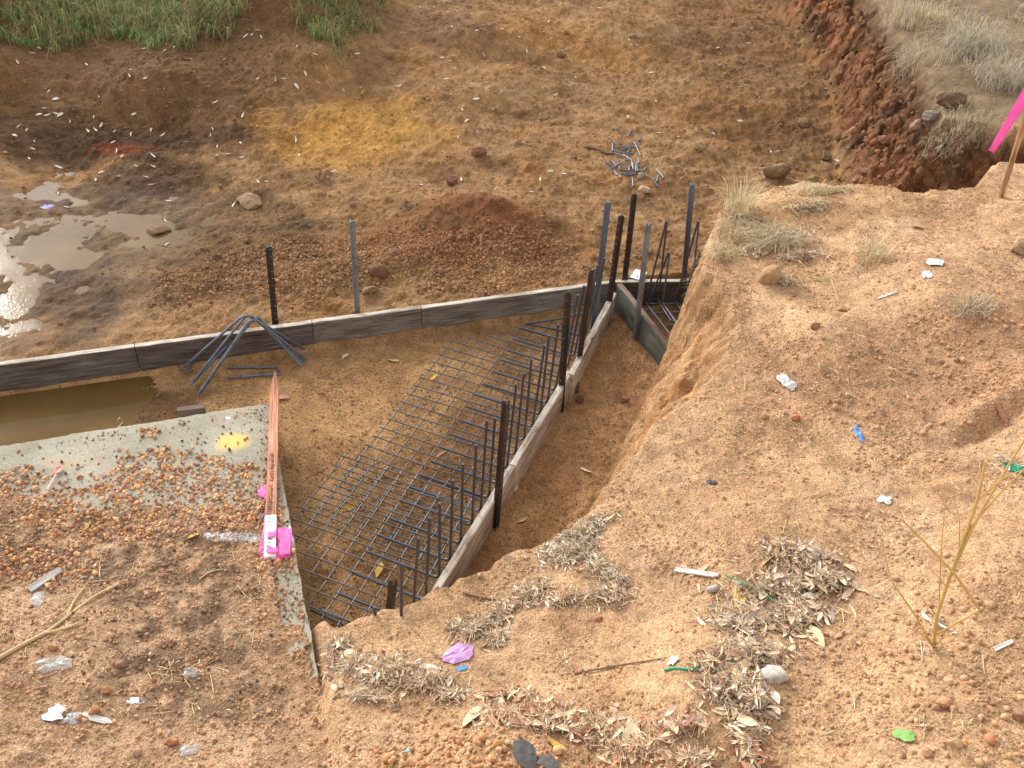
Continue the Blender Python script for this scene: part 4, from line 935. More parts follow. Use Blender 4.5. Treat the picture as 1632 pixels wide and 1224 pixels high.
rock(1231, 1079, 44, lin(216, 204, 184), 'fluffy white clump at the lower edge of the leaf heap', 611, .45, 0, 'fibre_clump', 'fibre')

# ------------------------------------------------------------ leaves
def leaf_np(L=1.0, w=.14, curl=.25, twist=.3, n=6, side=.0):
    V = []; 
    for i in range(n+1):
        t = i/n; x = (t-.5)*L; hw = w*L*math.sin(math.pi*min(max(t, .02), .985))**.75; zz = curl*L*((t-.5)**2-.1); a = twist*(t-.5)
        for k, s in ((0, -1), (1, 0), (2, 1)): V.append((x, s*hw*math.cos(a)+side*L*(t-.5)**2, zz+s*hw*math.sin(a)+abs(s)*hw*.35))
    F = [[i*3+k, i*3+k+1, (i+1)*3+k+1, (i+1)*3+k] for i in range(n) for k in range(2)]
    V = np.array(V); V[:, 2] -= V[:, 2].min(); return V, np.array(F)
LT = [leaf_np(1, .13, .3, .5), leaf_np(1, .10, .15, -.8, side=.35), leaf_np(1, .17, .5, .9), leaf_np(1, .08, .1, .2, side=-.5), leaf_np(1, .21, -.2, .4), leaf_np(1, .12, .8, 1.4, side=.2)]
LCOL = {'pale': lin(226, 214, 190), 'cream': lin(216, 196, 156), 'yellow': lin(222, 176, 84), 'pink': lin(196, 140, 118), 'tan': lin(190, 150, 108), 'brown': lin(140, 96, 70), 'white': lin(228, 224, 220)}
leaf_mesh = {}
for i, (v, f) in enumerate(LT):
    for cn, cv in LCOL.items():
        leaf_mesh[i, cn] = None
def get_leaf(i, cn):
    if leaf_mesh[i, cn] is None: leaf_mesh[i, cn] = np_mesh('leaf', LT[i][0], LT[i][1], M_LEAF, np.tile(LCOL[cn]*.8, (len(LT[i][0]), 1)))
    return leaf_mesh[i, cn]
lr = np.random.default_rng(77)
first_leaf = None
def put_leaf(px, py, size, cn, label, group, kind=None, az=None):
    global first_leaf
    p = T(px, py); n_ = Vector(Tn(p[0], p[1])); k = int(lr.integers(0, 6)) if kind is None else kind
    if first_leaf is None: o = bpy.data.objects.new('leaf', get_leaf(k, cn)); first_leaf = o
    else: o = first_leaf.copy(); o.data = get_leaf(k, cn)
    COL.objects.link(o); q = n_.to_track_quat('Z', 'Y') @ Matrix.Rotation(az if az is not None else lr.uniform(0, 6.28), 4, 'Z').to_quaternion() @ Matrix.Rotation(lr.normal()*.25, 4, 'X').to_quaternion()
    o.rotation_mode = 'QUATERNION'; o.rotation_quaternion = q; o.scale = (size,)*3; o.location = Vector(p)+n_*.006
    tag(o, label, 'leaf')
    if group: tag(o, group=group)
    elif 'group' in o: del o['group']
z1l = [(155, 255), (85, 298), (185, 232), (107, 200), (415, 310), (622, 363), (697, 375), (625, 335), (910, 283), (915, 345), (1072, 285), (790, 243), (833, 228), (685, 235), (1233, 378), (1318, 380), (1355, 378), (1458, 352), (1418, 412), (1520, 395), (1508, 260), (1607, 243), (1560, 323), (1422, 225), (1205, 168), (1232, 145), (1250, 178), (1175, 175), (268, 475), (235, 437), (210, 520), (188, 550), (223, 553), (270, 545), (290, 550), (335, 583), (450, 563), (475, 465), (1030, 490), (1197, 510), (1160, 555), (640, 547), (548, 630), (485, 603), (455, 622), (423, 627), (625, 643), (725, 623), (780, 647), (165, 677), (157, 713), (28, 732), (70, 650), (130, 623), (90, 605), (540, 682), (560, 722), (730, 745), (585, 750), (652, 795), (730, 797), (485, 827), (460, 862), (560, 850), (700, 848), (725, 885), (280, 800), (140, 760), (1040, 702), (1150, 685), (1040, 745), (1090, 737), (1158, 753), (1018, 617), (1007, 653), (1380, 747), (1432, 743), (1605, 500), (1603, 820), (1585, 825), (1117, 853), (1235, 870), (1275, 870), (1478, 690), (1415, 670), (805, 963), (322, 993), (790, 1055), (598, 1078), (280, 925), (380, 1118), (798, 1170), (1118, 980), (1385, 975)]
z2l = [(380, 38), (440, 38), (530, 130), (765, 140), (648, 148), (335, 235), (75, 258), (480, 278), (515, 292), (543, 328), (682, 263), (885, 245), (500, 380), (275, 413), (365, 400), (100, 448), (12, 432), (155, 632), (38, 690), (578, 525), (600, 580), (648, 630), (725, 623), (557, 657), (520, 450), (645, 475), (1020, 457), (1375, 190), (1385, 215), (1410, 215), (1440, 97), (1060, 97), (990, 105), (1168, 153), (1355, 30), (1230, 40), (1480, 350), (1367, 350), (1120, 372), (1075, 240), (965, 325), (1368, 560), (1483, 562), (1512, 640), (1160, 615), (1200, 635), (975, 612), (950, 860), (1065, 832), (905, 920), (575, 860), (375, 885), (737, 905), (1000, 820), (1605, 655), (845, 178)]
z3l = [(325, 137), (312, 208), (265, 213), (550, 340), (175, 313), (165, 232), (143, 640), (275, 580), (365, 468), (100, 305), (690, 572), (680, 425), (740, 767), (270, 418), (418, 725), (455, 725), (1295, 627)]
allp = [(x/3, y/3) for x, y in z1l]+[(544+x/3, y/3) for x, y in z2l]+[(1088+x/3, y/3) for x, y in z3l]
for px, py in allp:
    if px < 290 and py > 205: lb, g_ = 'small pale dry leaf on the dark wet mud around the puddle', 'leaves on the wet mud'
    elif 400 < px < 690 and 130 < py < 262: lb, g_ = 'small pale dry leaf on or beside the ochre yellow soil patch', 'leaves on the ochre patch'
    elif px < 400: lb, g_ = 'small pale dry leaf on the brown slope below the green grass', 'leaves on the brown slope'
    elif px < 900: lb, g_ = 'small pale dry leaf on the brown floor behind the long board', 'leaves on the floor behind the long board'
    elif px < 1290: lb, g_ = 'small pale dry leaf on the floor beyond the cut steel pieces', 'leaves on the right of the far floor'
    else: lb, g_ = 'small pale dry leaf lodged on the cut earth wall', 'leaves on the cut wall'
    put_leaf(px, py, lr.uniform(.045, .085), ['pale', 'pale', 'cream', 'pale', 'white', 'yellow', 'cream', 'white', 'pale', 'tan', 'cream'][int(lr.integers(0, 11))], lb, g_)
for px, py, sz, cn, lb in [(626, 576, .10, 'cream', 'cream leaf on the soil between the long board and the mesh'), (551, 569, .08, 'cream', 'thin cream leaf on the soil just below the grey plank'), (691, 603, .11, 'yellow', 'golden leaf lying under the far end of the wire mesh'),
      (702, 724, .13, 'pink', 'curved pink leaf lying under the middle of the mesh'), (556, 809, .12, 'yellow', 'bright tan leaf under the doubled part of the mesh'), (604, 908, .12, 'yellow', 'golden leaf near the short black picket stub'), (934, 751, .10, 'pale', 'pale leaf on the soil of the narrow trench'),
      (821, 778, .09, 'pale', 'pale leaf against the outside of the nearest plank'), (153, 641, .12, 'pale', 'pale leaf at the edge of the water inside the boards'), (192, 676, .11, 'cream', 'cream leaf beside the far edge of the slab'), (450, 635, .13, 'pink', 'thin pink leaf right of the stake tip'),
      (1462, 364, .10, 'yellow', 'yellow leaf alone high on the sandy bank'), (970, 828, .1, 'cream', 'cream leaf at the near end of the narrow trench'), (832, 832, .09, 'cream', 'cream leaf outside the nearest plank by its picket'),
      (885, 1188, .10, 'yellow', 'bright yellow leaf at the bottom beside the black plastic'), (308, 856, .07, 'yellow', 'small yellow leaf between the white paint and dark soil'), (804, 960, .08, 'yellow', 'yellow leaf on the sand behind the lilac wrapper'),
      (330, 785, .11, 'cream', 'long cream leaf on the pebbles on the slab'), (140, 840, .08, 'yellow', 'yellowish leaf on the dark soil at the left'), (1595, 660, .14, 'pink', 'pinkish leaf in the hollow at the right edge'),
      (1115, 912, .12, 'cream', 'cream leaf touching the white wood splinter'), (1000, 462, .07, 'white', 'white leaf by the corner of the boards')]:
    put_leaf(px, py, sz, cn, lb, None)
for px, py, L_, az, cn, lb in [(760, 1143, .17, .1, 'cream', 'large cream bark leaf at the left end of the bottom litter'), (1008, 1178, .17, -.5, 'cream', 'large greenish cream leaf in the bottom litter'), (792, 1128, .13, .4, 'brown', 'large brown leaf at the top of the bottom litter'), (850, 1150, .12, 1.1, 'pink', 'red brown leaf in the middle of the bottom litter'),
      (1228, 890, .13, 1.9, 'tan', 'tall tan leaf at the top of the big leaf heap'), (1222, 918, .13, 1.2, 'brown', 'dark brown curled leaf in the upper part of the big heap'), (1210, 985, .15, .3, 'pink', 'red brown leaf in the middle of the big heap'), (1298, 1015, .15, 1.0, 'cream', 'long cream leaf at the right of the big heap'), (1165, 995, .11, 1.6, 'tan', 'tan leaf at the left of the big heap'), (1180, 955, .15, -.2, 'yellow', 'long golden stem leaf across the big heap')]:
    put_leaf(px, py, L_, cn, lb, None, 4 if L_ > .12 else 2, az)
# litter heaps: uncountable small leaves, bark and straw
PALS = {'grey': [lin(206, 196, 182), lin(176, 164, 150), lin(146, 134, 122), lin(222, 214, 200), lin(188, 170, 140), lin(116, 100, 88)],
        'mix': [lin(208, 188, 160), lin(184, 158, 130), lin(166, 130, 104), lin(140, 108, 86), lin(204, 178, 146), lin(176, 164, 154), lin(222, 208, 188), lin(120, 98, 82), lin(150, 134, 120)],
        'red': [lin(158, 108, 86), lin(186, 140, 114), lin(208, 184, 156), lin(220, 202, 176), lin(134, 98, 80), lin(176, 156, 140), lin(204, 176, 140)]}
def litter(label, ells, n, pal, smin, smax, seed, name='leaf_litter', lift=.03, thin=.35):
    r = np.random.default_rng(seed); C_ = []; pts = []
    tot = sum(e[2]*e[3]*(e[5] if len(e) > 5 else 1) for e in ells)
    for e in ells:
        px, py, rx, ry, rot = e[:5]; c = T(px, py); m = int(n*e[2]*e[3]*(e[5] if len(e) > 5 else 1)/tot); a = r.random(m)*2*np.pi; q = np.minimum(np.abs(r.normal(0, .52, m)), 1.35)
        u = q*np.cos(a)*rx*1.25; v = q*np.sin(a)*ry*1.25; x = c[0]+u*math.cos(rot)-v*math.sin(rot); y = c[1]+u*math.sin(rot)+v*math.cos(rot)
        k = fbm(x, y, .12, 2, seed) > -.75+.7*(q > .8); pts.append(np.stack([x[k], y[k], np.exp(-q[k]**2*1.6)], -1))
    pts = np.concatenate(pts); m = len(pts); z = TZ(pts[:, 0], pts[:, 1])+.002+lift*pts[:, 2]*r.random(m)
    col = np.array(PALS[pal])[r.integers(0, len(PALS[pal]), m)]*r.uniform(.95, 1.35, (m, 1))*np.array([1.04, 1.0, .93])
    rot = rand_rot(m, .2); which = r.integers(0, 6, m); parts = []; cols = []
    s = smin+(smax-smin)*r.random(m)**1.8
    for i in range(6):
        q = which == i
        if not q.any(): continue
        sc_ = np.stack([s[q], s[q]*r.uniform(.4, 1.15, q.sum()), s[q]], -1)
        V, F = instance(LT[i][0], LT[i][1], np.stack([pts[q, 0], pts[q, 1], z[q]], -1), rot[q], sc_); parts.append((V, F)); cols.append(np.repeat(col[q], len(LT[i][0]), 0))
    # straw
    ms = int(m*thin*.9); id_ = r.integers(0, m, ms); sv, sf = tube_np([(-.5, 0, 0), (0, .03, .01), (.5, 0, 0)], 1, 4, False)
    T_ = sv.copy(); S_ = np.stack([r.uniform(.03, .11, ms), np.full(ms, 1.0), np.full(ms, 1.0)], -1); rad = r.uniform(.0008, .0018, ms)
    sv2, sf2 = tube_np([(-.5, 0, 0), (0, .0, .0), (.5, 0, 0)], 1.0, 4, False); S_[:, 1] = rad; S_[:, 2] = rad
    V, F = instance(sv2, sf2, np.stack([pts[id_, 0], pts[id_, 1], z[id_]+.006], -1), rand_rot(ms, .18), S_); parts.append((V, F))
    cols.append(np.repeat(np.array([lin(232, 208, 166), lin(206, 178, 140), lin(166, 136, 106)])[r.integers(0, 3, ms)], len(sv2), 0))
    V, F = merge(parts); tag(link(name, np_mesh(name, V, F, M_LEAF, np.concatenate(cols))), label, 'leaf litter', kind='stuff')
litter('grey dried leaf litter beside the near end of the narrow trench', [(925, 850, .14, .07, .3), (905, 880, .13, .09, .5), (955, 905, .10, .06, -.7), (985, 925, .05, .03, -.4)], 2600, 'grey', .014, .055, 701)
litter('strip of leaf litter running down from the board end', [(845, 945, .09, .08, .9), (800, 975, .10, .07, .8), (760, 1000, .12, .06, .8), (730, 1000, .06, .04, .3), (900, 955, .16, .05, .1, .5), (970, 950, .14, .07, .2, .4), (790, 1020, .06, .05, .5)], 2300, 'mix', .014, .065, 702)
litter('leaf litter below the front corner of the slab', [(560, 1060, .14, .08, -.2), (620, 1070, .18, .09, 0), (680, 1085, .12, .07, .1), (540, 1030, .07, .05, 0), (590, 1110, .18, .05, -.1, .4), (720, 1110, .1, .05, 0, .5)], 2400, 'mix', .014, .07, 703)
litter('big heap of dry leaves, twigs and bark on the right foreground', [(1270, 890, .20, .10, -.2), (1310, 925, .15, .09, -.3), (1230, 940, .20, .11, .0), (1180, 990, .16, .12, .2), (1260, 980, .18, .11, .1), (1200, 1040, .18, .10, .1), (1170, 1090, .14, .10, .1), (1200, 1120, .10, .09, .3), (1130, 1060, .10, .06, 0, .6), (1190, 1165, .08, .08, .5, .5)], 6500, 'mix', .016, .085, 704, lift=.05)
litter('litter of red brown leaves and bark along the bottom edge', [(800, 1140, .12, .07, -.2), (870, 1145, .14, .07, -.2), (950, 1165, .14, .07, -.2), (1010, 1195, .12, .06, -.2), (1080, 1160, .12, .05, .1, .5), (1090, 1215, .12, .05, 0), (1190, 1190, .07, .09, .2, .6), (800, 1110, .2, .03, -.1, .4)], 3200, 'red', .016, .085, 705, lift=.04)
litter('dry leaves and straw caught along the crest of the bank', [(1240, 380, .22, .13, .3), (1290, 330, .2, .07, .3), (1200, 400, .12, .09, .2), (1275, 410, .16, .06, .2), (1250, 450, .07, .05, 0), (1190, 350, .12, .1, .2), (1320, 305, .2, .05, .1, .6)], 3800, 'mix', .012, .06, 706, lift=.04, thin=1.2)
litter('thin litter by the broken glass at the right', [(1600, 740, .15, .1, .1), (1490, 1000, .06, .05, 0, 1.5), (1480, 1035, .07, .03, 0)], 160, 'grey', .012, .045, 707)
litter('small bits of straw and leaf scattered over the left dirt', [(150, 900, .5, .25, 0), (260, 1080, .6, .3, 0), (60, 1000, .4, .3, 0), (400, 960, .25, .4, 0)], 420, 'mix', .008, .035, 708, lift=0, thin=.5)
litter('small bits of straw and leaf scattered over the sandy bank', [(1300, 620, .7, .6, 0), (1450, 850, .6, .4, 0), (1100, 900, .5, .3, 0), (900, 1050, .5, .2, 0), (1450, 1150, .6, .2, 0), (1500, 450, .6, .4, 0)], 900, 'mix', .008, .032, 709, lift=0, thin=.5)
litter('scraps of pale bark and leaf over the far floor', [(250, 150, 2.2, .9, 0), (800, 120, 2.0, 1.6, 0), (1100, 200, 1.4, 1.4, 0)], 420, 'mix', .01, .035, 710, lift=0, thin=.3)

# ------------------------------------------------------------ grass
def blades(root, h, az, bend, width, col, lv=4):
    m = len(root); t = np.linspace(0, 1, lv+1); dx, dy = np.cos(az), np.sin(az); V = np.zeros((m, (lv+1)*2, 3)); C_ = np.zeros_like(V)
    for k, tt in enumerate(t):
        hz = h*(np.sin(tt*1.35)/np.sin(1.35))*np.cos(np.minimum(bend, 2.0)*tt*.8); ot = h*bend*.62*tt**1.6; w = width*(1-tt)**.6*.5+.0003
        c = root+np.stack([dx*ot, dy*ot, hz], -1); s = np.stack([-dy*w, dx*w, 0*w], -1); V[:, 2*k] = c-s; V[:, 2*k+1] = c+s
        C_[:, 2*k] = col; C_[:, 2*k+1] = col
    f = np.array([[2*k, 2*k+1, 2*k+3, 2*k+2] for k in range(lv)]); F = (f[None]+np.arange(m)[:, None, None]*(lv+1)*2).reshape(-1, 4)
    return V.reshape(-1, 3), F, C_.reshape(-1, 3)
def grass_area(name, label, n, xy, hmin, hmax, pal, seed, bend=(.3, 1.1), width=.005, dirbias=None, kind='stuff', clump=.16, cat='grass', origin=False):
    r = np.random.default_rng(seed); x, y = xy; m = len(x)
    cx = np.floor(x/clump); cy = np.floor(y/clump); hsh = np.abs(np.sin(cx*12.9898+cy*78.233)*43758.5453) % 1
    ox = (np.abs(np.sin(cx*3.1+cy*17.7)*9143.7) % 1)*clump; oy = (np.abs(np.sin(cx*7.7+cy*3.3)*5143.7) % 1)*clump
    pull = r.random(m)*.75; x2 = x*(1-pull)+(cx*clump+ox)*pull; y2 = y*(1-pull)+(cy*clump+oy)*pull
    az = np.arctan2(y2-(cy*clump+oy), x2-(cx*clump+ox))+r.normal(0, .6, m)
    if dirbias is not None: 
        k = r.random(m) < .6; az = np.where(k, dirbias+r.normal(0, .6, m), az)
    col = np.array(pal)[np.minimum((hsh*.6+r.random(m)*.4)*len(pal), len(pal)-1).astype(int)]*r.uniform(.6, 1.3, (m, 1))
    h = (hmin+(hmax-hmin)*r.random(m))*(.6+.6*hsh); V, F, C_ = blades(np.stack([x2, y2, TZ(x2, y2)-.005], -1), h, az, r.uniform(*bend, m), width*r.uniform(.6, 1.3, m), col)
    if origin:
        V, c = localise(V); o = link(name, np_mesh(name, V, F, M_BLADE, C_, False), None, c)
    else: o = link(name, np_mesh(name, V, F, M_BLADE, C_, False))
    tag(o, label, cat, kind=kind); return o
line = gp([(-300, 52, .8), (0, 46, .8), (60, 50, .8), (95, 40, .8), (140, 30, .8), (200, 32, .8), (240, 44, .8), (290, 52, .8), (330, 36, .8), (360, 44, .8), (400, 22, .8), (470, 34, .8), (500, 48, .8), (530, 64, .8), (570, 56, .8), (596, 30, .85), (612, 0, .9), (640, -60, .9)])
gpoly = line+[(-1.6, 14.5), (-14, 14.5)]
r_ = np.random.default_rng(41); gx = r_.uniform(-8.5, -1, 120000); gy = r_.uniform(9.0, 12.6, 120000); k = inside(gx+.12*nz(gx, gy, .3, 2), gy+.18*nz(gx, gy, .25, 3), gpoly) & (fbm(gx, gy, .35, 3, 5) > -.55); gx, gy = gx[k][:30000], gy[k][:30000]
GRN = [lin(96, 124, 62), lin(120, 148, 78), lin(84, 108, 54), lin(140, 160, 92), lin(160, 154, 100), lin(108, 122, 66), lin(134, 116, 78), lin(72, 92, 48)]
grass_area('grass', 'green grass fringing the top left of the excavation', 30000, (gx, gy), 0.07, .34, GRN, 42, (.7, 2.1), .007, -1.5, clump=.30)
k = r_.random(len(gx)) < .12; grass_area('dry_grass', 'dry straw mixed through the green grass at the top left', 3000, (gx[k]+.02, gy[k]), .2, .5, [lin(176, 158, 110), lin(150, 128, 92), lin(120, 98, 70)], 43, (.3, 1.4), .005, -1.5)
px_ = r_.uniform(3.4, 9, 60000); py_ = r_.uniform(7.9, 15, 60000); k = (sdist(px_, py_, WALL) < -.02) & (fbm(px_, py_, .5, 3, 9) > .0); px_, py_ = px_[k][:14000], py_[k][:14000]
DRY = [lin(196, 174, 134), lin(170, 148, 116), lin(206, 184, 142), lin(150, 132, 104), lin(180, 166, 146), lin(160, 142, 92)]
grass_area('dry_grass', 'dry grey and straw coloured grass on the ground above the cut wall', 26000, (px_, py_), .04, .17, DRY, 44, (.6, 1.9), .006)
def tuft(label, px, py, rad, n, hmin, hmax, pal, seed, bend=(.3, 1.3), width=.003, bias=None, sq=1.0):
    r = np.random.default_rng(seed); c = T(px, py); a = r.random(n)*6.283; q = rad*r.random(n)**.7; x = c[0]+q*np.cos(a); y = c[1]+q*np.sin(a)*sq
    az = a+r.normal(0, .5, n)
    if bias is not None: kk = r.random(n) < .7; az = np.where(kk, bias+r.normal(0, .5, n), az)
    col = np.array(pal)[r.integers(0, len(pal), n)]*r.uniform(.75, 1.15, (n, 1))*.88; h = hmin+(hmax-hmin)*r.random(n)**1.5
    V, F, C_ = blades(np.stack([x, y, TZ(x, y)-.004], -1), h, az, r.uniform(*bend, n), np.full(n, width), col); V, cc_ = localise(V)
    tag(link('dry_grass_tuft', np_mesh('dry_grass_tuft', V, F, M_BLADE, C_, False), None, cc_), label, 'dry grass')
STR = [lin(238, 218, 176), lin(222, 198, 150), lin(204, 178, 130), lin(244, 230, 196), lin(182, 156, 116)]
GRS = [lin(204, 190, 166), lin(184, 168, 144), lin(222, 210, 188), lin(160, 144, 122)]
tuft('straw coloured grass tuft with tall stalks on the left end of the bank crest', 1178, 338, .13, 420, .10, .30, STR, 801, (.3, 1.4))
tuft('wispy straw tuft below the taller one on the bank crest', 1165, 375, .12, 260, .06, .2, STR, 802, (.6, 1.6), .003, 3.4)
tuft('flattened straw tuft on the crest between rock and gully', 1300, 308, .16, 260, .06, .16, STR, 803, (.9, 1.8), .003, 3.6, .5)
tuft('mat of bleached straw between the two crest tufts and the tan rock', 1240, 385, .24, 900, .06, .2, STR+GRS[:2], 813, (.9, 1.9), .003, 3.4, .6)
tuft('straw fringe hanging over the bank end beside the leaning bars', 1150, 405, .14, 420, .05, .16, STR, 814, (.9, 1.9), .003, 3.6, .8)
tuft('pale dry tuft standing alone right of the large tan rock', 1388, 410, .11, 300, .06, .17, STR+GRS[:1], 804, (.5, 1.6), .003)
tuft('low grey straw mat on the upper right of the bank', 1545, 490, .15, 260, .04, .10, GRS+STR[:2], 805, (1.0, 1.8), .003, None, .6)
tuft('small tuft of dry grass roots in the middle of the bank', 1215, 610, .06, 60, .03, .08, STR, 806, (.6, 1.6), .002)
tuft('small dry tuft above the blue scrap', 1300, 695, .08, 70, .03, .09, STR, 807, (.8, 1.7), .002)
tuft('large grey clump of dead grass hanging over the cut wall', 1545, 85, .30, 1500, .15, .5, GRS+[lin(196, 186, 160)], 808, (.7, 1.9), .004, -1.9)
tuft('second grey clump of dead grass hanging right of the larger one', 1590, 130, .25, 700, .12, .4, GRS, 809, (.7, 1.9), .004, -1.7)
tuft('grey straw fringe over the middle of the cut wall top', 1475, 95, .3, 700, .1, .3, GRS+STR[1:3], 811, (.8, 1.9), .004, -2.6)
tuft('brown straw patch beside the dark rock on the wall crest', 1530, 205, .3, 500, .06, .2, STR[1:]+GRS, 812, (.8, 1.9), .003, -2.0, .5)
tuft('dry straw clump at the top of the cut wall', 1460, 30, .35, 700, .1, .3, STR[1:]+GRS, 810, (.5, 1.6), .004, -2.2)
# single tall stalks of the tuft
def stalk(name, label, cat, paths, r0, col, group=None, parent_parts=None):
    """paths: list of (points, radius factor) merged where they are one growing plant"""
    parts = []
    for pts, rf in paths:
        P_ = fillet(pts, .05, 3); n_ = len(P_); parts.append(tube_np(P_, r0*rf, 6, True, np.linspace(1, .6, n_)))
    V, F = merge(parts); V, c = localise(V); o = link(name, np_mesh(name, V, F, M_BLADE, np.tile(np.array(col)*.85, (len(V), 1))), None, c); tag(o, label, cat, group); return o
b0 = T(1175, 335)
stalk('dry_stalk', 'tall thin seed stalks rising left from the straw tuft', 'stalk', [([b0, GY(1150, 290, b0[1]), GY(1122, 240, b0[1]-.02), GY(1092, 205, b0[1]-.03)], 1), ([b0, GY(1155, 300, b0[1]-.02), GY(1128, 262, b0[1]-.04)], 1), ([b0, GY(1168, 290, b0[1]), GY(1140, 240, b0[1]-.02)], .8)], .0022, lin(206, 184, 140))
def gpath(pp, up=.006): return [T(a, b_)+np.array([0, 0, up]) for a, b_ in pp]
stalk('twig', 'forked bleached twig lying on the dirt at the left edge', 'twig', [(gpath([(-20, 1062), (35, 1030), (75, 1010), (108, 985), (150, 952), (190, 933)], .010), 1.3), (gpath([(108, 985), (118, 960), (136, 937)], .012), .9), (gpath([(72, 1011), (108, 1003), (138, 989)], .010), .9)], .0085, lin(226, 198, 150))
stalk('twig', 'thin dark stick pointing at the green string', 'twig', [(gpath([(915, 1075), (985, 1062), (1050, 1052), (1125, 1038)], .008), 1)], .0045, lin(140, 112, 92))
stalk('twig', 'brown stick lying on the sand behind the lilac wrapper', 'twig', [(gpath([(738, 946), (770, 955), (808, 958)], .006), 1)], .006, lin(140, 112, 88))
stalk('twig', 'pale straw stems crossing the sand below the lilac wrapper', 'twig', [(gpath([(712, 1070), (750, 1110)], .006), 1), (gpath([(780, 1082), (840, 1105), (900, 1125)], .006), 1)], .003, lin(190, 160, 120))
stalk('twig', 'short pale double straw in the middle of the bank', 'twig', [(gpath([(1158, 748), (1160, 755), (1208, 754)], .005), 1), (gpath([(1160, 757), (1206, 757)], .005), 1)], .003, lin(224, 204, 160))
stalk('twig', 'pale bent straw right of the large tan rock', 'twig', [(gpath([(1323, 445), (1330, 460), (1336, 482)], .006), 1)], .004, lin(222, 204, 164))
stalk('twig', 'long curved straw lying across the bank behind the lone tuft', 'twig', [(gpath([(1260, 452), (1310, 446), (1350, 435), (1400, 425)], .008), 1)], .003, lin(214, 194, 152))
stalk('twig', 'short straw stick on the far left dirt', 'twig', [(gpath([(-10, 837), (40, 840)], .005), 1)], .004, lin(220, 190, 120))
stalk('twig', 'forked pale chip of twig below the white paint mark', 'twig', [(gpath([(318, 924), (335, 912), (356, 908)], .006), 1), (gpath([(330, 914), (345, 906)], .006), .8)], .005, lin(220, 198, 150))
stalk('twig', 'pale twig on the left dirt beside the dark soil lumps', 'twig', [(gpath([(140, 930), (165, 926), (186, 920)], .006), 1)], .004, lin(196, 170, 130))
stalk('twig', 'white straw lying right of the dead plant', 'twig', [(gpath([(1565, 1046), (1568, 1075)], .006), 1)], .003, lin(222, 204, 164))
stalk('root', 'pale root poking from the bank edge toward the leaning bars', 'root', [([T(1168, 432)+np.array([0, 0, .0]), T(1150, 428)+np.array([-.03, 0, .03]), T(1150, 428)+np.array([-.16, 0, .02])], 1)], .004, lin(206, 170, 120))
stalk('root', 'dark brown stick beside the cut steel pieces', 'root', [(gpath([(936, 236), (952, 240), (966, 247), (977, 246)], .012), 1)], .018, lin(126, 96, 72))
# dead plant at the right
pb = T(1488, 1032); Y0 = pb[1]
stalk('dead_plant', 'dead bushy weed with tall straw stems at the lower right', 'plant', [
    ([pb, GY(1492, 985, Y0-.01), GY(1512, 925, Y0-.02), GY(1540, 850, Y0-.04), GY(1560, 790, Y0-.05), GY(1571, 735, Y0-.06)], 1.5),
    ([GY(1512, 925, Y0-.02), GY(1548, 845, Y0-.05), GY(1590, 770, Y0-.08), GY(1640, 690, Y0-.1)], 1.1),
    ([GY(1540, 850, Y0-.04), GY(1580, 800, Y0-.06), GY(1645, 735, Y0-.1)], .9),
    ([pb, GY(1496, 970, Y0), GY(1500, 880, Y0+.02), GY(1508, 775, Y0+.02)], .7),
    ([GY(1486, 1028, Y0), GY(1455, 975, Y0-.02), GY(1420, 925, Y0-.03), GY(1402, 850, Y0-.03)], .9),
    ([GY(1494, 1010, Y0), GY(1530, 990, Y0-.05), GY(1562, 972, Y0-.07)], .9),
    ([GY(1562, 972, Y0-.07), GY(1522, 915, Y0-.05), GY(1475, 865, Y0-.03), GY(1434, 825, Y0-.02)], 1.2),
    ([pb, GY(1470, 1010, Y0-.02), GY(1445, 1000, Y0-.03)], .6),
    ([GY(1528, 880, Y0-.03), GY(1530, 830, Y0-.02), GY(1518, 790, Y0-.02)], .5), ([GY(1556, 800, Y0-.05), GY(1600, 760, Y0-.1), GY(1640, 745, Y0-.12)], .5), ([GY(1508, 935, Y0-.02), GY(1478, 900, Y0-.02)], .45), ([pb, GY(1510, 1010, Y0-.04), GY(1530, 1016, Y0-.06)], .45)], .005, lin(222, 188, 118))
for px, py, sz, cn in [(1475, 985, .08, 'white'), (1502, 1000, .09, 'white'), (1460, 1000, .07, 'tan')]:
    put_leaf(px, py, sz, cn, 'dry curled leaf at the foot of the dead weed', 'leaves at the foot of the dead weed')

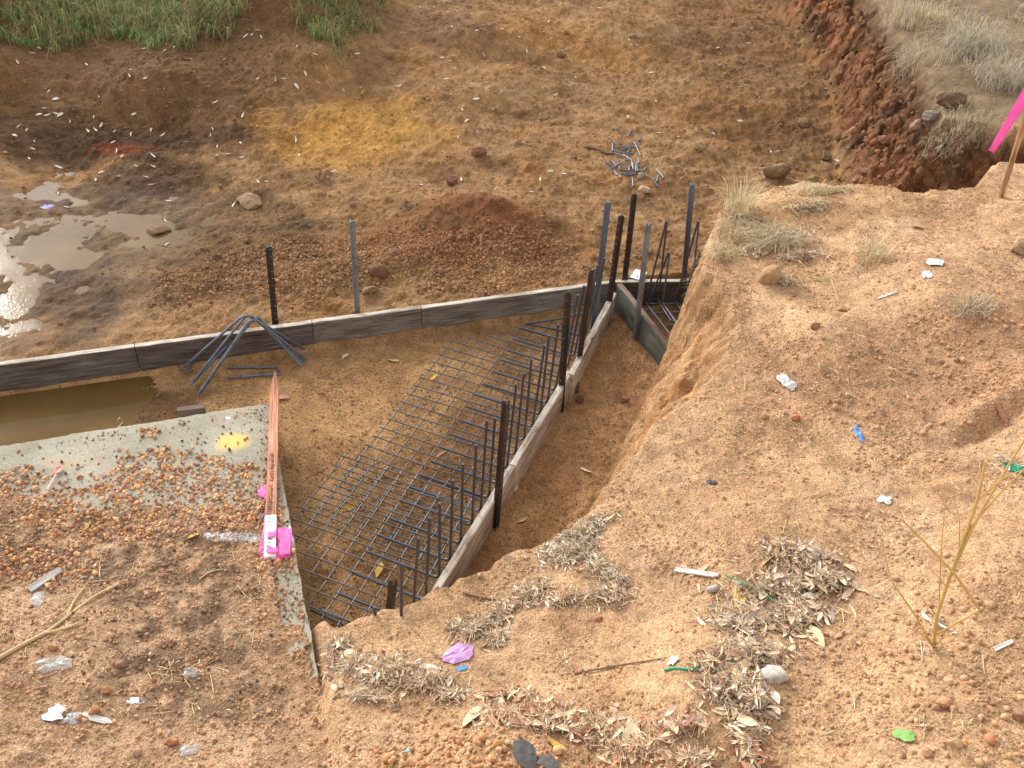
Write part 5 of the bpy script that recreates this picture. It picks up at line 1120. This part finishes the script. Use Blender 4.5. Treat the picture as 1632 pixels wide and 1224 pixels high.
# ------------------------------------------------------------ scraps and rubbish
def scrap(name, label, cat, px, py, wpx, hpx, rot, col, seed, rough=.4, amp=.25, thick=.001, trans=False, group=None, up=.004, sides=9):
    """an irregular crumpled piece of sheet, its size given in picture pixels"""
    r = np.random.default_rng(seed); c = T(px, py); k = perpx(px, py); dep = max(.35, (4-c[2])/np.linalg.norm(c-CAM)); w_, h_ = wpx*k/2, hpx*k/dep/2
    amp *= .5; sides = sides+5; bm = bmesh.new(); ctr = bm.verts.new((0, 0, amp*h_*.6)); rings = []
    rad = 1+.17*r.normal(size=sides)
    for f_, lift in ((.5, .5), (1, .12)):
        ring = []
        for i in range(sides):
            a = 2*math.pi*i/sides; x = math.cos(a)*w_*f_*rad[i]; y = math.sin(a)*h_*f_*rad[i]; ring.append(bm.verts.new((x*math.cos(rot)-y*math.sin(rot), x*math.sin(rot)+y*math.cos(rot), amp*h_*(lift+.5*r.random()))))
        rings.append(ring)
    for i in range(sides): j = (i+1) % sides; bm.faces.new((ctr, rings[0][i], rings[0][j])); bm.faces.new((rings[0][i], rings[1][i], rings[1][j], rings[0][j]))
    key = tuple(np.round(col, 3))+(trans,)
    if key not in SCM:
        def f(nt, b):
            b.inputs['Base Color'].default_value = (*np.array(col)*.68, 1); b.inputs['Roughness'].default_value = rough
            if trans: b.inputs['Alpha'].default_value = .35; b.inputs['Roughness'].default_value = .15
            n_ = noise(nt, N(nt, 'ShaderNodeTexCoord').outputs['Object'], 60, 3); bumpn(nt, b, n_, .6, .003)
        SCM[key] = mat('scrap_'+name, f)
    me = bm_mesh(name, bm, SCM[key]); o = link(name, me, None, c+np.array([0, 0, up])); s = o.modifiers.new('s', 'SOLIDIFY'); s.thickness = thick
    me2 = bpy.data.meshes.new_from_object(o.evaluated_get(bpy.context.evaluated_depsgraph_get())); o.modifiers.clear(); o.data = me2
    n_ = Vector(Tn(c[0], c[1], .04)); o.rotation_mode = 'QUATERNION'; o.rotation_quaternion = n_.to_track_quat('Z', 'Y'); o.rotation_quaternion = Vector((0, 0, 1)).rotation_difference(n_)
    tag(o, label, cat, group); return o
SCM = {}
scrap('foil_wrapper', 'crumpled lilac foil wrapper among the litter in front of the boards', 'wrapper', 733, 1043, 54, 26, .55, lin(206, 150, 206), 901, .25, .5)
scrap('plastic_scrap', 'bright blue plastic scrap just below the lilac wrapper', 'plastic', 735, 1066, 24, 7, .3, lin(60, 140, 190), 902)
scrap('plastic_scrap', 'clear crumpled plastic lid on the left foreground dirt', 'plastic', 86, 1058, 46, 20, .1, lin(206, 200, 190), 903, .1, .5, .002, True)
scrap('paper_scrap', 'white scrap of paper on the left foreground dirt', 'paper', 88, 1138, 28, 20, .4, lin(238, 240, 246), 904, .6, .5)
scrap('plastic_scrap', 'clear plastic shard right of the white paper', 'plastic', 116, 1146, 22, 16, .4, lin(214, 208, 206), 905, .1, .5, .002, True)
scrap('paper_scrap', 'torn white strip beside the orange stone at the left', 'paper', 152, 1145, 44, 8, -.15, lin(228, 220, 212), 906, .6, .6)
scrap('paper_scrap', 'small white torn scrap in the lower left dirt', 'paper', 216, 1118, 26, 9, .1, lin(232, 232, 234), 907, .6, .6)
scrap('plastic_scrap', 'small clear plastic scrap in the middle of the left dirt', 'plastic', 304, 1072, 22, 14, -.3, lin(214, 210, 206), 908, .1, .5, .002, True)
scrap('glass_shard', 'clear glass piece at the bottom edge on the left', 'glass', 300, 1196, 30, 16, .4, lin(214, 208, 200), 909, .1, .4, .003, True)
scrap('glass_shard', 'clear glass shard beside the grey wood offcut', 'glass', 62, 955, 18, 20, .4, lin(224, 220, 218), 910, .1, .5, .003, True)
scrap('plastic_scrap', 'pale lilac plastic scrap below the pink tape', 'plastic', 446, 906, 16, 14, .4, lin(222, 210, 232), 911, .3, .5)
scrap('plastic_scrap', 'white plastic scrap on the slab beside the pebble heap', 'plastic', 192, 719, 22, 11, -.2, lin(216, 216, 224), 912, .3, .5)
scrap('glass_shard', 'green glass shard at the right edge', 'glass', 1616, 746, 20, 16, .6, lin(30, 140, 104), 913, .1, .6, .004)
scrap('foil_scrap', 'tiny bright blue foil scrap in the middle of the bank', 'foil', 1367, 692, 9, 20, .1, lin(90, 150, 230), 914, .3, .8)
scrap('plastic_scrap', 'torn black plastic piece at the bottom edge', 'plastic', 838, 1204, 36, 34, .2, lin(86, 82, 78), 915, .6, .3, .003, False, None, .01, 6)
scrap('plastic_scrap', 'smaller black plastic piece right of the torn one', 'plastic', 872, 1216, 32, 20, .1, lin(96, 92, 86), 916, .6, .3, .003, False, None, .01, 6)
scrap('plastic_scrap', 'tiny sky blue plastic scrap near the bottom edge', 'plastic', 649, 1196, 18, 6, .1, lin(90, 170, 200), 917)
scrap('plastic_scrap', 'dark blue plastic scrap lying in the wet mud', 'plastic', 77, 330, 22, 6, .25, lin(70, 70, 170), 918)
scrap('rubber_scrap', 'small curled black rubber piece on the sand', 'rubber', 1134, 770, 17, 8, -.1, lin(60, 60, 62), 919, .5, 1.0)
scrap('plastic_scrap', 'white plastic scrap upper middle of the bank', 'plastic', 1254, 612, 17, 22, .6, lin(226, 220, 224), 920, .3, .8)
scrap('plastic_scrap', 'white crumpled scrap high on the bank by the lone tuft', 'plastic', 1489, 420, 24, 10, -.2, lin(226, 224, 226), 921, .4, .8)
scrap('plastic_scrap', 'small white scrap just below the crumpled one high on the bank', 'plastic', 1477, 440, 14, 9, -.2, lin(222, 222, 230), 922, .4, .8)
scrap('plastic_scrap', 'white oval scrap above the dead weed', 'plastic', 1410, 798, 20, 12, -.3, lin(230, 222, 212), 923, .4, .8)
scrap('bark_scrap', 'curled white scrap in the litter by the blue scrap', 'bark', 690, 1074, 40, 20, -.5, lin(226, 210, 186), 924, .7, .9)
scrap('plastic_scrap', 'small white tag left of the green string', 'plastic', 1073, 1054, 14, 18, -.6, lin(226, 218, 210), 925, .4, .6)
scrap('blue_stone_chip', 'blue grey chip of stone in the pebble heap', 'stone chip', 199, 740, 13, 9, .3, lin(110, 116, 128), 926, .7, 1.2)
scrap('blue_stone_chip', 'dark slate chip on the pebbly dirt left of the stake', 'stone chip', 242, 788, 16, 9, .3, lin(66, 70, 82), 927, .7, 1.2)
g_ = scrap('green_leaf', 'fresh green leaf on the bare sand at the lower right', 'leaf', 1440, 1172, 32, 15, -.6, lin(120, 170, 70), 928, .5, .6)
stalk('plastic_string', 'mint green plastic string at the left foot of the leaf heap', 'string', [(gpath([(1058, 1070), (1078, 1066), (1100, 1070), (1120, 1062), (1142, 1057)], .01), 1)], .006, lin(60, 190, 140))
stalk('plastic_string', 'thin green string threading through the big leaf heap', 'string', [(gpath([(1150, 925), (1185, 940), (1215, 958), (1262, 985)], .045), 1)], .003, lin(50, 180, 130))
def stick(name, label, cat, a, b_, w_, t_, m, up=.0):
    A = T(*a)+np.array([0, 0, up]); B = T(*b_)+np.array([0, 0, up]); L_ = float(np.linalg.norm(B-A)); r = random.Random(a[0])
    o = prism([(0, -w_/2), (L_*.9, -w_*.55), (L_, -w_*.1), (L_*.97, w_*.4), (L_*.4, w_*.52), (L_*.02, w_*.45)], 0, t_, m, name, None, .0015); frame_obj(o, A, B-A); tag(o, label, cat); return o
M_SILV = wood('silvered_wood', (.42, .40, .38), (.30, .28, .26), (.55, .53, .50), 1.5); M_WHW = wood('bleached_wood', (.72, .68, .62), (.55, .5, .44), (.82, .79, .74), 1.5)
stick('wood_offcut', 'silver grey sliver of timber on the left dirt', 'timber offcut', (46, 943), (98, 908), .045, .012, M_SILV, .004)
stick('wood_splinter', 'white wood splinter left of the big leaf heap', 'timber offcut', (1076, 910), (1146, 920), .032, .010, M_WHW, .008)
stick('wood_splinter', 'small grey white splinter high on the bank', 'timber offcut', (1398, 477), (1430, 466), .016, .006, M_WHW, .006)
stick('wood_splinter', 'white splinter right of the dead weed', 'timber offcut', (1583, 1037), (1614, 1022), .018, .006, M_WHW, .006)
stick('wood_splinter', 'curled white bark strip floating on the water inside the boards', 'bark', (40, 677), (76, 678), .022, .005, M_WHW, .004)
# timber peg at the far edge of the slab
pg = G(305, 656, .24); o = prism([(-.085, -.02), (.085, -.02), (.085, .022), (-.085, .022)], -.26, .012, M_EDGR, 'timber_peg', None, .003); pg2 = pg+np.array([*(-SLAB_E*.03), 0]); o.location = pg2; o.rotation_euler = (0, 0, math.atan2(-SLAB_N[1], -SLAB_N[0])); tag(o, 'short pinkish timber peg driven at the far edge of the slab', 'peg')
# plastic spoon
root4 = empty('plastic_spoon'); a = G(75, 780, .262); b_ = G(98, 742, .262); frame_obj(root4, a, b_-a); tag(root4, 'salmon pink plastic spoon lying on the slab among pebbles', 'spoon')
Ls = float(np.linalg.norm(b_-a)); M_SPOON = simple('pink_plastic', lin(226, 118, 96)*.9, .35, 0, 20, .05, 0)
prism([(0, -.006), (Ls*.62, -.0035), (Ls*.66, -.004), (Ls*.66, .004), (Ls*.62, .0035), (0, .006)], 0, .003, M_SPOON, 'handle', root4, .0008)
bm = bmesh.new(); n_ = 16; rg = []
for f_, zz_ in ((0, -.004), (.5, -.003), (.85, .001), (1, .004)):
    rg.append([bm.verts.new((Ls*.82+math.cos(2*math.pi*i/n_)*Ls*.17*f_, math.sin(2*math.pi*i/n_)*.021*f_, zz_+.002)) for i in range(n_)] if f_ else [bm.verts.new((Ls*.82, 0, zz_+.002))])
for i in range(n_):
    j = (i+1) % n_; bm.faces.new((rg[0][0], rg[1][i], rg[1][j]))
    for q in (1, 2): bm.faces.new((rg[q][i], rg[q+1][i], rg[q+1][j], rg[q][j]))
o = link('bowl', bm_mesh('bowl', bm, M_SPOON, True), root4); s = o.modifiers.new('s', 'SOLIDIFY'); s.thickness = .0015
me2 = bpy.data.meshes.new_from_object(o.evaluated_get(bpy.context.evaluated_depsgraph_get())); o.modifiers.clear(); o.data = me2
